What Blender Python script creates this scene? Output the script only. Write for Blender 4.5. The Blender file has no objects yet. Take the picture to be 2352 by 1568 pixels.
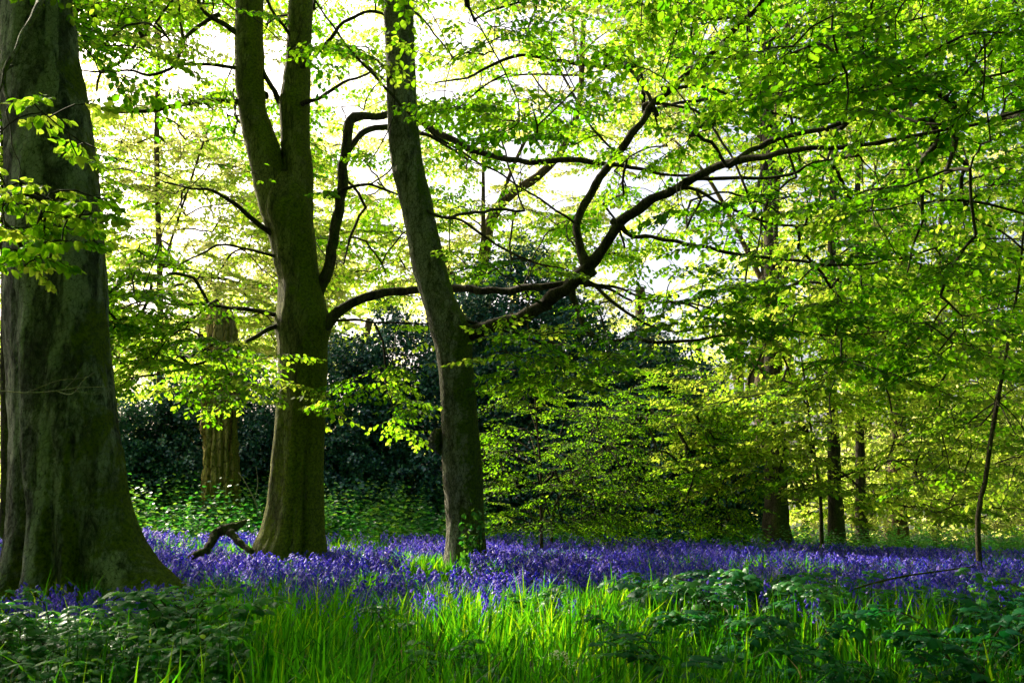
import bpy, math, random
import numpy as np
from mathutils import Vector, noise as mnoise
R_ = math.radians
rng = np.random.default_rng(7)
random.seed(7)
S = bpy.context.scene
# ------------------------------------------------------------------ camera
F_PX, CX, CY, HORIZON = 2037.0, 1176.0, 784.0, 1150.0      # photo measured at 2352 x 1568
PITCH = math.atan((HORIZON - CY) / F_PX)
CAM = np.array([0.0, 0.0, 1.1])
cd = bpy.data.cameras.new('camera'); co = bpy.data.objects.new('camera', cd)
S.collection.objects.link(co); S.camera = co
co.location = CAM; co.rotation_euler = (math.pi / 2 + PITCH, 0, 0)
cd.sensor_width = 36; cd.lens = 36 * F_PX / 2352; cd.clip_start = 0.05; cd.clip_end = 2000
# ------------------------------------------------------------------ sky, sun, exposure
SUN_EL, SUN_AZ = 38.0, -46.0                               # azimuth left of the view direction (+Y)
w = bpy.data.worlds.new('World'); S.world = w; w.use_nodes = True
nt = w.node_tree; bg = nt.nodes['Background']
sky = nt.nodes.new('ShaderNodeTexSky'); sky.sky_type = 'NISHITA'; sky.sun_disc = False
sky.sun_elevation = R_(SUN_EL); sky.sun_rotation = R_(SUN_AZ)
sky.air_density = 0.9; sky.dust_density = 8.0; sky.ozone_density = 1.0
nt.links.new(sky.outputs[0], bg.inputs[0]); bg.inputs[1].default_value = 0.13
sl = bpy.data.lights.new('sun', 'SUN'); sl.energy = 5.0; sl.angle = R_(0.53); sl.color = (1.0, 0.90, 0.70)
so = bpy.data.objects.new('sun', sl); S.collection.objects.link(so)
SUNV = np.array([math.sin(R_(SUN_AZ)) * math.cos(R_(SUN_EL)), math.cos(R_(SUN_AZ)) * math.cos(R_(SUN_EL)), math.sin(R_(SUN_EL))])
so.rotation_euler = Vector(SUNV).to_track_quat('Z', 'Y').to_euler(); so.location = (0, 0, 30)
S.view_settings.view_transform = 'Standard'; S.view_settings.look = 'None'
S.view_settings.exposure = 1.26; S.view_settings.gamma = 1
S.cycles.max_bounces = 7; S.cycles.diffuse_bounces = 4; S.cycles.glossy_bounces = 2; S.cycles.transmission_bounces = 5
S.cycles.sample_clamp_indirect = 6

# ------------------------------------------------------------------ helpers
def P(px, py, Y):
    u = (px - CX) / F_PX; v = (CY - py) / F_PX
    d = np.array([u, math.cos(PITCH) - v * math.sin(PITCH), math.sin(PITCH) + v * math.cos(PITCH)])
    return CAM + d * (Y / d[1])
def depth(p):
    return (p[1] - CAM[1]) * math.cos(PITCH) + (p[2] - CAM[2]) * math.sin(PITCH)
def proj(p):
    q = p - CAM
    d = q[:, 1] * math.cos(PITCH) + q[:, 2] * math.sin(PITCH)
    u = -q[:, 1] * math.sin(PITCH) + q[:, 2] * math.cos(PITCH)
    return CX + q[:, 0] / d * F_PX, CY - u / d * F_PX
def sst(a, b, x):
    t = np.clip((np.asarray(x, float) - a) / (b - a), 0, 1); return t * t * (3 - 2 * t)
def G(x, y):
    x = np.asarray(x, float); y = np.asarray(y, float)
    h = -0.028 * np.clip(x, -14, 12) * sst(8, 18, y)
    h = h + 0.45 * sst(17, 25, y) * sst(3, -6, x)
    h = h + 0.03 * np.sin(x * 1.3 + y * .7) + 0.025 * np.sin(x * .6 - y * 1.1 + 2)
    h = h - 0.25 * sst(30, 60, y)
    return h
def nz(p, s, seed=0.0):
    return mnoise.noise(Vector((p[0] * s + seed, p[1] * s + seed * .7, p[2] * s)))

class MB:
    def __init__(s): s.V = []; s.Q = []; s.T = []; s.A = []; s.n = 0
    def add(s, V, Q=None, T=None, tint=None):
        V = np.asarray(V, np.float32).reshape(-1, 3)
        if Q is not None and len(Q): s.Q.append(np.asarray(Q, np.int64).reshape(-1, 4) + s.n)
        if T is not None and len(T): s.T.append(np.asarray(T, np.int64).reshape(-1, 3) + s.n)
        s.V.append(V); s.A.append(np.zeros(len(V), np.float32) + (0.5 if tint is None else tint)); s.n += len(V)
    def mesh(s, name, mats, smooth=True):
        me = bpy.data.meshes.new(name)
        V = np.concatenate(s.V) if s.V else np.zeros((0, 3), np.float32)
        Q = np.concatenate(s.Q) if s.Q else np.zeros((0, 4), np.int64)
        T = np.concatenate(s.T) if s.T else np.zeros((0, 3), np.int64)
        nl = Q.size + T.size
        me.vertices.add(len(V)); me.vertices.foreach_set('co', V.ravel())
        me.loops.add(nl); me.polygons.add(len(Q) + len(T))
        me.loops.foreach_set('vertex_index', np.concatenate([Q.ravel(), T.ravel()]).astype(np.int32))
        tot = np.concatenate([np.full(len(Q), 4), np.full(len(T), 3)]).astype(np.int32)
        st = np.concatenate([[0], np.cumsum(tot)[:-1]]).astype(np.int32)
        me.polygons.foreach_set('loop_start', st)
        me.polygons.foreach_set('use_smooth', np.full(len(tot), smooth))
        at = me.attributes.new('tint', 'FLOAT', 'POINT'); at.data.foreach_set('value', np.concatenate(s.A))
        for m in (mats if isinstance(mats, (list, tuple)) else [mats]): me.materials.append(m)
        me.update(calc_edges=True); me.validate()
        return me
def link(name, me, parent=None, loc=None):
    o = bpy.data.objects.new(name, me); S.collection.objects.link(o)
    if loc is not None: o.location = loc
    if parent is not None:
        o.parent = parent; o.matrix_parent_inverse = parent_inv(parent)
    return o
def parent_inv(p):
    from mathutils import Matrix
    return Matrix.Translation(p.location).inverted()
def build(name, mb, mats, parent=None, smooth=True):
    return link(name, mb.mesh(name, mats, smooth), parent)
def tag(o, label=None, cat=None, group=None, kind=None):
    if label: o['label'] = label
    if cat: o['category'] = cat
    if group: o['group'] = group
    if kind: o['kind'] = kind
    return o
def thing(name, loc, label, cat, group=None):
    o = bpy.data.objects.new(name, None); S.collection.objects.link(o); o.location = tuple(float(c) for c in loc)
    o.empty_display_size = .2
    return tag(o, label, cat, group)

# ------------------------------------------------------------------ materials
def mat(name):
    m = bpy.data.materials.new(name); m.use_nodes = True
    return m, m.node_tree, m.node_tree.nodes['Principled BSDF'], m.node_tree.nodes['Material Output']
def ramp(nt, stops, src):
    r = nt.nodes.new('ShaderNodeValToRGB'); e = r.color_ramp.elements
    while len(e) < len(stops): e.new(0.5)
    for k, (p, c) in enumerate(stops): e[k].position = p; e[k].color = (*c, 1)
    nt.links.new(src, r.inputs[0]); return r.outputs[0]
def noise(nt, vec, scale, detail=4, rough=.6, dist=0):
    n = nt.nodes.new('ShaderNodeTexNoise'); n.inputs['Scale'].default_value = scale
    n.inputs['Detail'].default_value = detail; n.inputs['Roughness'].default_value = rough; n.inputs['Distortion'].default_value = dist
    if vec is not None: nt.links.new(vec, n.inputs['Vector'])
    return n.outputs[0]
def coords(nt, scale=(1, 1, 1)):
    g = nt.nodes.new('ShaderNodeNewGeometry'); mp = nt.nodes.new('ShaderNodeMapping'); mp.inputs['Scale'].default_value = scale
    nt.links.new(g.outputs['Position'], mp.inputs['Vector']); return mp.outputs[0]
def mixc(nt, fac, a, b, mode='MIX'):
    m = nt.nodes.new('ShaderNodeMix'); m.data_type = 'RGBA'; m.blend_type = mode
    for sock, v in ((m.inputs[0], fac), (m.inputs[6], a), (m.inputs[7], b)):
        if isinstance(v, (int, float)): sock.default_value = v
        elif isinstance(v, tuple): sock.default_value = (*v, 1)
        else: nt.links.new(v, sock)
    return m.outputs[2]
def mth(nt, op, a, b=None):
    m = nt.nodes.new('ShaderNodeMath'); m.operation = op
    for i, v in enumerate((a, b)):
        if v is None: continue
        if isinstance(v, (int, float)): m.inputs[i].default_value = v
        else: nt.links.new(v, m.inputs[i])
    return m.outputs[0]
def leaf_mat(name, refl, trans, fac=.5, rough=.6, spec=.12):
    """refl / trans: three colours from the darkest to the palest leaf (tint 0..1)"""
    m, nt, b, out = mat(name)
    a = nt.nodes.new('ShaderNodeAttribute'); a.attribute_name = 'tint'
    c1 = ramp(nt, [(0, refl[0]), (.5, refl[1]), (1, refl[2])], a.outputs['Fac'])
    c2 = ramp(nt, [(0, trans[0]), (.5, trans[1]), (1, trans[2])], a.outputs['Fac'])
    nt.links.new(c1, b.inputs['Base Color']); b.inputs['Roughness'].default_value = rough
    b.inputs['Specular IOR Level'].default_value = spec
    t = nt.nodes.new('ShaderNodeBsdfTranslucent'); nt.links.new(c2, t.inputs[0])
    mx = nt.nodes.new('ShaderNodeMixShader'); mx.inputs[0].default_value = fac
    nt.links.new(b.outputs[0], mx.inputs[1]); nt.links.new(t.outputs[0], mx.inputs[2]); nt.links.new(mx.outputs[0], out.inputs[0])
    return m
def bark_mat(name, dark, mid, light, moss, moss_amt=.45, moss_h=1.2, zs=.22, scale=9, bump=.6, patch=.5, ck=.85):
    m, nt, b, out = mat(name)
    v = coords(nt, (1, 1, zs)); v2 = coords(nt, (1, 1, 1)); vh = coords(nt, (1, 1, .55))
    n1 = noise(nt, v, scale, 9, .82, .8); n2 = noise(nt, v2, 1.3, 5, .6, .6); n3 = noise(nt, vh, scale * 2.6, 7, .85, .4)
    n5 = noise(nt, coords(nt, (1, 1, zs * .35)), scale * .45, 4, .6, .3)
    c = ramp(nt, [(.40, dark), (.50, mid), (.60, light)], n1)
    c = mixc(nt, ramp(nt, [(.42, (0, 0, 0)), (.58, (patch,) * 3)], n2), c, dark)
    c = mixc(nt, ramp(nt, [(.50, (0, 0, 0)), (.58, (.7,) * 3)], n5), c, light)
    vo = nt.nodes.new('ShaderNodeTexVoronoi'); vo.feature = 'DISTANCE_TO_EDGE'; vo.inputs['Scale'].default_value = scale * 2.0
    wv = nt.nodes.new('ShaderNodeVectorMath'); wv.operation = 'MULTIPLY_ADD'; nt.links.new(n3, wv.inputs[0]); wv.inputs[1].default_value = (.06,) * 3
    nt.links.new(coords(nt, (1, 1, max(zs * 1.6, .3))), wv.inputs[2]); nt.links.new(wv.outputs[0], vo.inputs['Vector'])
    crack = ramp(nt, [(.0, (ck,) * 3), (.09, (0, 0, 0))], vo.outputs[0])
    c = mixc(nt, crack, c, tuple(.35 * q for q in dark))
    c = mixc(nt, ramp(nt, [(.38, (.9,) * 3), (.46, (0, 0, 0))], n3), c, tuple(.5 * q for q in dark))
    n4 = noise(nt, v2, 1.8, 7, .62, .5)
    g = nt.nodes.new('ShaderNodeNewGeometry'); sp = nt.nodes.new('ShaderNodeSeparateXYZ'); nt.links.new(g.outputs['Position'], sp.inputs[0])
    hz = mth(nt, 'MULTIPLY', sp.outputs[2], -1.0 / moss_h); hz = mth(nt, 'ADD', hz, 1.0)
    hz = mth(nt, 'MAXIMUM', hz, 0.0); hz = mth(nt, 'MULTIPLY', hz, .24)
    sn = nt.nodes.new('ShaderNodeSeparateXYZ'); nt.links.new(g.outputs['Normal'], sn.inputs[0])
    mm = mth(nt, 'ADD', mth(nt, 'ADD', n4, hz), mth(nt, 'MULTIPLY', sn.outputs[0], .26))
    mc = mixc(nt, ramp(nt, [(.35, (0, 0, 0)), (.65, (1, 1, 1))], noise(nt, v2, 30, 4, .7)), tuple(.35 * q for q in moss), tuple(1.5 * q for q in moss))
    moss_amt -= .04; mf = ramp(nt, [(1 - moss_amt, (0, 0, 0)), (1 - moss_amt + .10, (.92,) * 3)], mm)
    c = mixc(nt, mf, c, mc)
    nt.links.new(c, b.inputs['Base Color']); b.inputs['Roughness'].default_value = .85; b.inputs['Specular IOR Level'].default_value = .15
    hgt = mth(nt, 'ADD', mth(nt, 'MULTIPLY', n1, 1.6), mth(nt, 'ADD', mth(nt, 'MULTIPLY', n3, 1.2), mth(nt, 'MULTIPLY', mth(nt, 'MINIMUM', vo.outputs[0], .15), 3.5 * ck)))
    bp = nt.nodes.new('ShaderNodeBump'); bp.inputs['Strength'].default_value = bump; bp.inputs['Distance'].default_value = .09
    nt.links.new(hgt, bp.inputs['Height']); nt.links.new(bp.outputs[0], b.inputs['Normal'])
    return m
M = {}
M['bark1'] = bark_mat('bark_grey_green', (.045, .050, .034), (.30, .33, .24), (.72, .75, .60), (.20, .25, .008), .335, 1.7, .48, 11, 1., .72, .5)
M['bark2'] = bark_mat('bark_olive', (.075, .078, .016), (.30, .31, .07), (.50, .51, .17), (.24, .30, .012), .50, 6, .24, 11, 1., .35, .75)
M['bark3'] = bark_mat('bark_grey_cracked', (.085, .080, .050), (.36, .35, .25), (.64, .63, .50), (.15, .22, .012), .38, 7, .35, 11, 1., .35)
M['barkd'] = bark_mat('bark_dark', (.018, .015, .009), (.060, .050, .030), (.12, .10, .06), (.07, .09, .015), .42, 3, .3, 14, .5, .4)
M['barkb'] = bark_mat('bark_brown', (.05, .032, .018), (.11, .08, .045), (.19, .14, .085), (.07, .08, .02), .38, 3, .2, 6, .6, .3)
M['snag'] = bark_mat('rotten_wood', (.05, .028, .005), (.52, .34, .07), (.85, .68, .24), (.26, .26, .02), .38, 5, .10, 5, 1.0, .4)  # rotten wood coloured warmer and brighter to stand in for gold sunlight
M['twig'] = bark_mat('twig_bark', (.018, .016, .010), (.045, .040, .024), (.08, .07, .045), (.045, .06, .02), .35, 2, 1, 20, .3, .3)
M['pale'] = bark_mat('bleached_twig', (.20, .17, .11), (.36, .32, .22), (.5, .46, .34), (.2, .2, .08), .2, 2, 1, 20, .3, .1)
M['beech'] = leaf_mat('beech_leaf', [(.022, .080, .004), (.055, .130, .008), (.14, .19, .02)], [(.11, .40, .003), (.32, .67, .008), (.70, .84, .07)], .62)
M['beech_far'] = leaf_mat('beech_leaf_far', [(.05, .14, .006), (.10, .19, .012), (.18, .21, .03)], [(.48, .74, .02), (.62, .90, .06), (.95, .90, .34)], .68)  # paler copy of the beech leaf, strong backlight put into its colour
M['holly'] = leaf_mat('holly_leaf', [(.016, .085, .070), (.040, .15, .11), (.10, .27, .17)], [(.01, .05, .012), (.02, .09, .016), (.05, .18, .02)], .15, .27, .9)
M['herb'] = leaf_mat('herb_leaf', [(.006, .10, .028), (.018, .16, .045), (.09, .26, .06)], [(.02, .26, .02), (.10, .44, .025), (.34, .58, .04)], .42, .36, .35)
M['bramble'] = leaf_mat('bramble_leaf', [(.003, .075, .034), (.008, .12, .045), (.04, .20, .05)], [(.01, .18, .03), (.04, .32, .03), (.16, .45, .03)], .38, .45, .22)
M['grass'] = leaf_mat('strap_leaf', [(.0005, .016, .001), (.001, .026, .002), (.008, .05, .003)], [(.002, .09, .003), (.09, .42, .005), (.62, .86, .01)], .68, .4, .35)
M['bell'] = leaf_mat('bluebell_petal', [(.030, .026, .60), (.11, .075, .76), (.42, .32, .92)], [(.06, .035, .80), (.24, .14, .92), (.64, .50, .98)], .5, .4, .5)
M['stem'] = leaf_mat('flower_stem', [(.03, .09, .02), (.05, .12, .03), (.07, .09, .10)], [(.05, .2, .02), (.1, .3, .03), (.1, .2, .1)], .3)
M['white'] = leaf_mat('white_petal', [(.6, .62, .5)] * 3, [(.6, .65, .45)] * 3, .4)
m, nt_, b_, o_ = mat('woodland_soil')
v_ = coords(nt_)
c_ = ramp(nt_, [(.3, (.012, .010, .006)), (.55, (.035, .026, .013)), (.75, (.07, .05, .025))], noise(nt_, v_, 14, 8, .7))
c_ = mixc(nt_, ramp(nt_, [(.45, (0, 0, 0)), (.6, (1, 1, 1))], noise(nt_, v_, .8, 6, .6)), c_, (.025, .06, .012))
nt_.links.new(c_, b_.inputs['Base Color']); b_.inputs['Roughness'].default_value = .9
bp_ = nt_.nodes.new('ShaderNodeBump'); bp_.inputs['Distance'].default_value = .05; nt_.links.new(noise(nt_, v_, 20, 6, .7), bp_.inputs['Height']); nt_.links.new(bp_.outputs[0], b_.inputs['Normal'])
M['soil'] = m

# ------------------------------------------------------------------ ground
gm = MB()
def axis(a, b, fine0, fine1, d, g=1.25):
    xs = list(np.arange(fine0, fine1 + 1e-6, d)); s = d
    while xs[-1] < b: s *= g; xs.append(xs[-1] + s)
    s = d
    while xs[0] > a: s *= g; xs.insert(0, xs[0] - s)
    return np.array(xs)
gx, gy = axis(-600, 600, -14, 14, .4), axis(-300, 900, 0, 30, .4)
XX, YY = np.meshgrid(gx, gy); ZZ = G(XX, YY)
nx, ny = len(gx), len(gy); idx = np.arange(nx * ny).reshape(ny, nx)
gm.add(np.stack([XX, YY, ZZ], -1), np.stack([idx[:-1, :-1], idx[:-1, 1:], idx[1:, 1:], idx[1:, :-1]], -1))
tag(build('ground', gm, M['soil']), 'dark woodland floor of soil and old leaves under the plants', 'ground', kind='structure')

# ------------------------------------------------------------------ tubes and skeletons
def catmull(pts, rad, step):
    pts = np.asarray(pts, float); rad = np.asarray(rad, float)
    P0 = np.vstack([2 * pts[0] - pts[1], pts, 2 * pts[-1] - pts[-2]]); o = []; r = []
    for i in range(len(pts) - 1):
        a, b, c, d = P0[i:i + 4]; n = max(2, int(np.linalg.norm(c - b) / step))
        t = np.linspace(0, 1, n, endpoint=False)[:, None]
        o.append(.5 * ((2 * b) + (-a + c) * t + (2 * a - 5 * b + 4 * c - d) * t ** 2 + (-a + 3 * b - 3 * c + d) * t ** 3))
        r.append(rad[i] + (rad[i + 1] - rad[i]) * t[:, 0])
    o.append(pts[-1:]); r.append(rad[-1:])
    return np.vstack(o), np.concatenate(r)
def tube(mb, pts, rad, sides=6, rough=0.0, seed=0., cap=True, tint=None):
    pts = np.asarray(pts, float); n = len(pts)
    rad = np.zeros(n) + rad
    T = np.gradient(pts, axis=0); T /= np.linalg.norm(T, axis=1)[:, None] + 1e-9
    ref = np.array([0, 0, 1.]) if abs(T[0, 2]) < .8 else np.array([1., 0, 0])
    N = np.cross(T, ref); N /= np.linalg.norm(N, axis=1)[:, None] + 1e-9
    for i in range(1, n):                                     # keep the frame from flipping
        N[i] = N[i - 1] - T[i] * np.dot(N[i - 1], T[i]); N[i] /= np.linalg.norm(N[i]) + 1e-9
    Bn = np.cross(T, N); th = np.linspace(0, 2 * math.pi, sides, endpoint=False)
    d = N[:, None] * np.cos(th)[None, :, None] + Bn[:, None] * np.sin(th)[None, :, None]
    rr = np.repeat(rad[:, None], sides, 1)
    if rough:
        for i in range(n):
            for k in range(sides):
                q = pts[i] + d[i, k] * rad[i]
                s = 1.1 / max(rad[i], .02)
                rr[i, k] *= 1 + rough * (nz(q, s * .5, seed) + .5 * nz(q, s * 1.3, seed + 5))
    V = pts[:, None] + d * rr[..., None]
    ii = np.arange(n * sides).reshape(n, sides); jj = np.roll(ii, -1, 1)
    Q = np.stack([ii[:-1], jj[:-1], jj[1:], ii[1:]], -1).reshape(-1, 4)
    V = V.reshape(-1, 3); Tt = None
    if cap:
        V = np.vstack([V, pts[-1:] + T[-1:] * rad[-1]]); e = n * sides
        Tt = np.stack([ii[-1], jj[-1], np.full(sides, e)], -1)
    mb.add(V, Q, Tt, tint)
def px_path(pts):
    """points given as (px, py, Y, width in px)"""
    W = [P(a, b, c) for a, b, c, _ in pts]
    return np.array(W), np.array([d * .5 * depth(q) / F_PX for q, (_, _, _, d) in zip(W, pts)])

def ring_trunk(mb, table, Y, core=None, lobes=(), nth=96, nh=260, amp=.02, seed=0., kpow=3.0, fl_h=.9, zmin=-.4, flute=0., bumps=(), creases=()):
    """trunk from left/right outline (py, L, R); core = centre/half width fallbacks so roots flare as roots"""
    t = sorted(table); pys = np.array([a for a, _, _ in t], float)
    Ls = np.array([a for _, a, _ in t], float); Rs = np.array([a for _, _, a in t], float)
    py = np.linspace(pys[0], pys[-1], nh)
    L = np.interp(py, pys, Ls); Rr = np.interp(py, pys, Rs)
    k = np.ones(9) / 9
    L = np.convolve(np.pad(L, 4, 'edge'), k, 'valid'); Rr = np.convolve(np.pad(Rr, 4, 'edge'), k, 'valid')
    th = np.linspace(0, 2 * math.pi, nth, endpoint=False); rings = []
    for i in range(nh):
        l, r = P(L[i], py[i], Y), P(Rr[i], py[i], Y); z = (l[2] + r[2]) / 2
        if core:
            c0 = P(np.interp(py[i], core[0], core[1]), py[i], Y)[0]; rc = np.interp(py[i], core[0], core[2]) * depth(l) / F_PX
        else:
            c0 = (l[0] + r[0]) / 2; rc = (r[0] - l[0]) / 2
        rx = np.where(np.cos(th) > 0, r[0] - c0, c0 - l[0]); c = np.abs(np.cos(th))
        rad = rc + (rx - rc) * c ** kpow
        hgt = max(0., z)
        for ang, am, wd in lobes:
            dth = (th - ang + math.pi) % (2 * math.pi) - math.pi
            rad = rad + am * math.exp(-hgt / fl_h * 2.4) * np.exp(-(dth / wd) ** 2)
        rad = rad * (1 + flute * np.sin(th * 5 + seed + z * .5) + flute * .6 * np.sin(th * 8 + seed * 2 - z * .8))
        x = c0 + rad * np.cos(th); y = Y + rad * np.sin(th) * .95
        rings.append(np.stack([x, y, np.full(nth, z)], -1))
    while rings[-1][0, 2] > zmin:
        q = rings[-1].copy(); q[:, 2] -= .1; q[:, :2] = q[:, :2].mean(0) + (q[:, :2] - q[:, :2].mean(0)) * 1.04; rings.append(q)
    V = np.array(rings); n = len(V)
    Cc = V.mean(1, keepdims=True); D = V - Cc; D[..., 2] = 0; D /= np.linalg.norm(D, axis=-1)[..., None]
    for i in range(n):
        for j in range(nth):
            q = V[i, j]; s = Vector((q[0], q[1], q[2] * .3))
            a = mnoise.noise(s * 3 + Vector((seed, 0, 0))) * 1.2 + mnoise.noise(s * 9) * .6 + mnoise.noise(s * 24) * .35
            V[i, j] += D[i, j] * a * amp
    for ang, am, wd, hh in creases:
        for i in range(n):
            dth = (th - ang - .25 * mnoise.noise(Vector((V[i, 0, 2] * .8, ang * 3, 0))) + math.pi) % (2 * math.pi) - math.pi
            V[i] += D[i] * (-am * math.exp(-max(0, V[i, 0, 2]) / hh) * np.exp(-(dth / wd) ** 2))[:, None]
    for (bx, by, br, bh) in bumps:                            # knots and swellings on the camera side
        c = P(bx, by, Y); rr = br * depth(c) / F_PX
        d2 = ((V[..., 0] - c[0]) ** 2 + ((V[..., 2] - c[2]) * .8) ** 2) / rr ** 2
        ringy = np.exp(-d2) * bh - .8 * bh * np.exp(-d2 * 7)
        V += D * (ringy * (V[..., 1] < Y))[..., None]
    ii = np.arange(n * nth).reshape(n, nth); jj = np.roll(ii, -1, 1)
    mb.add(V, np.stack([ii[:-1], ii[1:], jj[1:], jj[:-1]], -1))
    return V

class Skel:
    def __init__(s): s.p = []; s.par = []; s.len = []; s.r = []; s.chains = []; s.main = 0
    def path(s, pts, rad):
        b = len(s.p); L = 0
        for i, q in enumerate(pts):
            if i: L += np.linalg.norm(q - pts[i - 1])
            s.p.append(q); s.par.append(b + i - 1 if i else -1); s.len.append(L); s.r.append(rad[i] if hasattr(rad, '__len__') else rad)
    def grow(s, targets, wlen=.18, bow=.10):
        s.main = len(s.p); cap = len(s.p) + len(targets) * 14 + 10
        A = np.zeros((cap, 3)); A[:s.main] = s.p; Ln = np.zeros(cap); Ln[:s.main] = s.len; n = s.main
        par = list(s.par); cnt = None; ends = []
        d0 = np.array([np.min(np.linalg.norm(A[:s.main:2] - t, axis=1)) for t in targets]) if len(targets) else []
        for ti in np.argsort(d0):
            t = targets[ti]; d = np.linalg.norm(A[:n] - t, axis=1)
            k = int(np.argmin(d + wlen * Ln[:n])); a = A[k]; dist = d[k]
            m = int(min(12, max(2, math.ceil(dist / .22)))); u = np.linspace(0, 1, m + 1)[1:]
            perp = rng.normal(size=3) * bow * dist * .6; perp[2] = abs(perp[2]) * .5 + bow * dist * .5
            w1 = rng.normal(size=(m, 3)) * .012 * min(1, dist)
            C = a + (t - a) * u[:, None] + perp * (np.sin(u * math.pi))[:, None] + w1
            ch = [k]
            for q in C:
                A[n] = q; par.append(ch[-1]); Ln[n] = Ln[ch[-1]] + dist / m; ch.append(n); n += 1
            s.chains.append(ch); ends.append((ti, ch))
        w_ = np.zeros(n)
        for _, ch in ends: w_[ch[-1]] += 1
        for i in range(n - 1, s.main - 1, -1):
            if par[i] >= 0: w_[par[i]] += w_[i]
        s.A = A[:n]; s.W = w_; s.ends = ends
        return ends

# ------------------------------------------------------------------ leaves
def leaf_serr():
    ts = np.linspace(.06, .93, 8); wd = .36 * np.sin(np.clip(ts * 1.12, 0, 1) ** .75 * math.pi) ** .8 + .03; V = [(0, 0, 0)]
    for i, (t, a) in enumerate(zip(ts, wd)):
        k = i % 2; z = -.20 * t * t; a = a * (1.12 if k else .86)
        V += [(-a, t + (.05 if k else -.01), z - .05 + .03 * k), (-a * .5, t + .02, z + .035 - .03 * k), (0, t, z - .02), (a * .5, t + .02, z + .035 - .03 * k), (a, t + (.05 if k else -.01), z - .05 + .03 * k)]
    V.append((0, 1.02, -.24)); n = len(V) - 1; Q = []; T = [(0, 3, 2), (0, 4, 3), (0, 2, 1), (0, 5, 4)]
    for i in range(7):
        b = 1 + 5 * i; Q += [(b + k, b + k + 1, b + k + 6, b + k + 5) for k in range(4)]
    b = 36; T += [(b + k, b + k + 1, n) for k in range(4)]
    return np.array(V), np.array(Q), np.array(T)
def leaf_simple():
    V = np.array([(0, 0, 0), (-.33, .30, .07), (-.29, .68, .05), (0, 1, -.10), (.29, .68, .05), (.33, .30, .07)])
    return V, np.array([(0, 3, 2, 1), (0, 5, 4, 3)])
def leaf_fine(serr=0.):
    ts = [.12, .32, .52, .72, .88]; wd = [.20, .34, .36, .27, .13]; V = [(0, 0, 0)]
    for i, (t, a) in enumerate(zip(ts, wd)):
        z = -.16 * t * t
        V += [(-a, t + .02, z + a * .25 + (serr if i % 2 else -serr) * .3), (0, t, z), (a, t + .02, z + a * .25 + (serr if i % 2 else -serr) * .3)]
    V.append((0, 1, -.17)); n = len(V) - 1
    Q = []; T = [(0, 2, 1), (0, 3, 2)]
    for i in range(4):
        b = 1 + 3 * i; Q += [(b, b + 1, b + 4, b + 3), (b + 1, b + 2, b + 5, b + 4)]
    T += [(13, 14, n), (14, 15, n)]
    return np.array(V), np.array(Q), np.array(T)
LS, LQ = leaf_simple(); LF, LFQ, LFT = leaf_fine(); LG, LGQ, LGT = leaf_serr()
def leaf_frames(dirs, ups):
    y = dirs / (np.linalg.norm(dirs, axis=1)[:, None] + 1e-9)
    x = np.cross(y, ups); x /= np.linalg.norm(x, axis=1)[:, None] + 1e-9
    z = np.cross(x, y); return x, y, z
def put_leaves(mb, pos, dirs, ups, size, tint, fine=False, wide=1.):
    n = len(pos)
    if not n: return
    x, y, z = leaf_frames(dirs, ups); L = LG if fine == 2 else LF if fine else LS
    size = np.zeros(n) + size
    V = pos[:, None] + size[:, None, None] * (x[:, None] * (L[:, 0] * wide)[None, :, None] + y[:, None] * L[:, 1][None, :, None] + z[:, None] * L[:, 2][None, :, None])
    off = (np.arange(n) * len(L))[:, None, None]
    tt = np.repeat(np.zeros(n) + tint, len(L))
    if fine == 2: mb.add(V, LGQ[None] + off, LGT[None] + off, tt)
    elif fine: mb.add(V, (LFQ[None] + off), (LFT[None] + off), tt)
    else: mb.add(V, LQ[None] + off, None, tt)
def spray_template(seed, L=.78, lsz=.082, droop=.32):
    g = np.random.default_rng(seed); pos = []; dr = []; up = []; sz = []; tw = []
    def run(p0, az, ln, start, step):
        s = np.linspace(0, 1, 6); bend = g.normal() * .35
        pts = np.array([[p0[0] + ln * math.cos(az + bend * t) * t, p0[1] + ln * math.sin(az + bend * t) * t, p0[2] - .16 * ln * t * t + .01 * g.normal()] for t in s])
        tw.append((pts, ln)); k = 0; a = start
        while a < ln:
            t = a / ln; q = np.array([np.interp(t, s, pts[:, c]) for c in range(3)])
            sd = 1 if k % 2 else -1; an = az + bend * t + sd * (.95 + g.normal() * .2)
            pos.append(q); dr.append([math.cos(an), math.sin(an), -droop - abs(g.normal()) * .38]); up.append([g.normal() * .42, g.normal() * .42, 1.0])
            sz.append(lsz * (1.0 + g.normal() * .16) * (1 - .15 * (t > .85))); a += step * (.8 + .4 * g.random()); k += 1
        q = pts[-1]; pos.append(q); dr.append([math.cos(az + bend), math.sin(az + bend), -.2]); up.append([g.normal() * .3, g.normal() * .3, 1]); sz.append(lsz * .9)
        return pts
    m = run(np.zeros(3), 0, L, .08, .068)
    s = 0
    for i, t in enumerate(np.linspace(.12, .80, 7)):
        q = np.array([np.interp(t * 5, np.arange(6), m[:, c]) for c in range(3)])
        run(q, (1 if i % 2 else -1) * (.75 + g.normal() * .12), L * (.50 * (1 - t) + .16), .05, .060)
    return np.array(pos), np.array(dr), np.array(up), np.array(sz), tw
SPR = [spray_template(100 + i) for i in range(10)]
SPR_S = [spray_template(300 + i, .5, .052, .1) for i in range(6)]      # saplings: flatter, smaller
SPR_D = [spray_template(200 + i, .34, .098, .5) for i in range(6)]    # short, drooping: near branch ends
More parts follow.
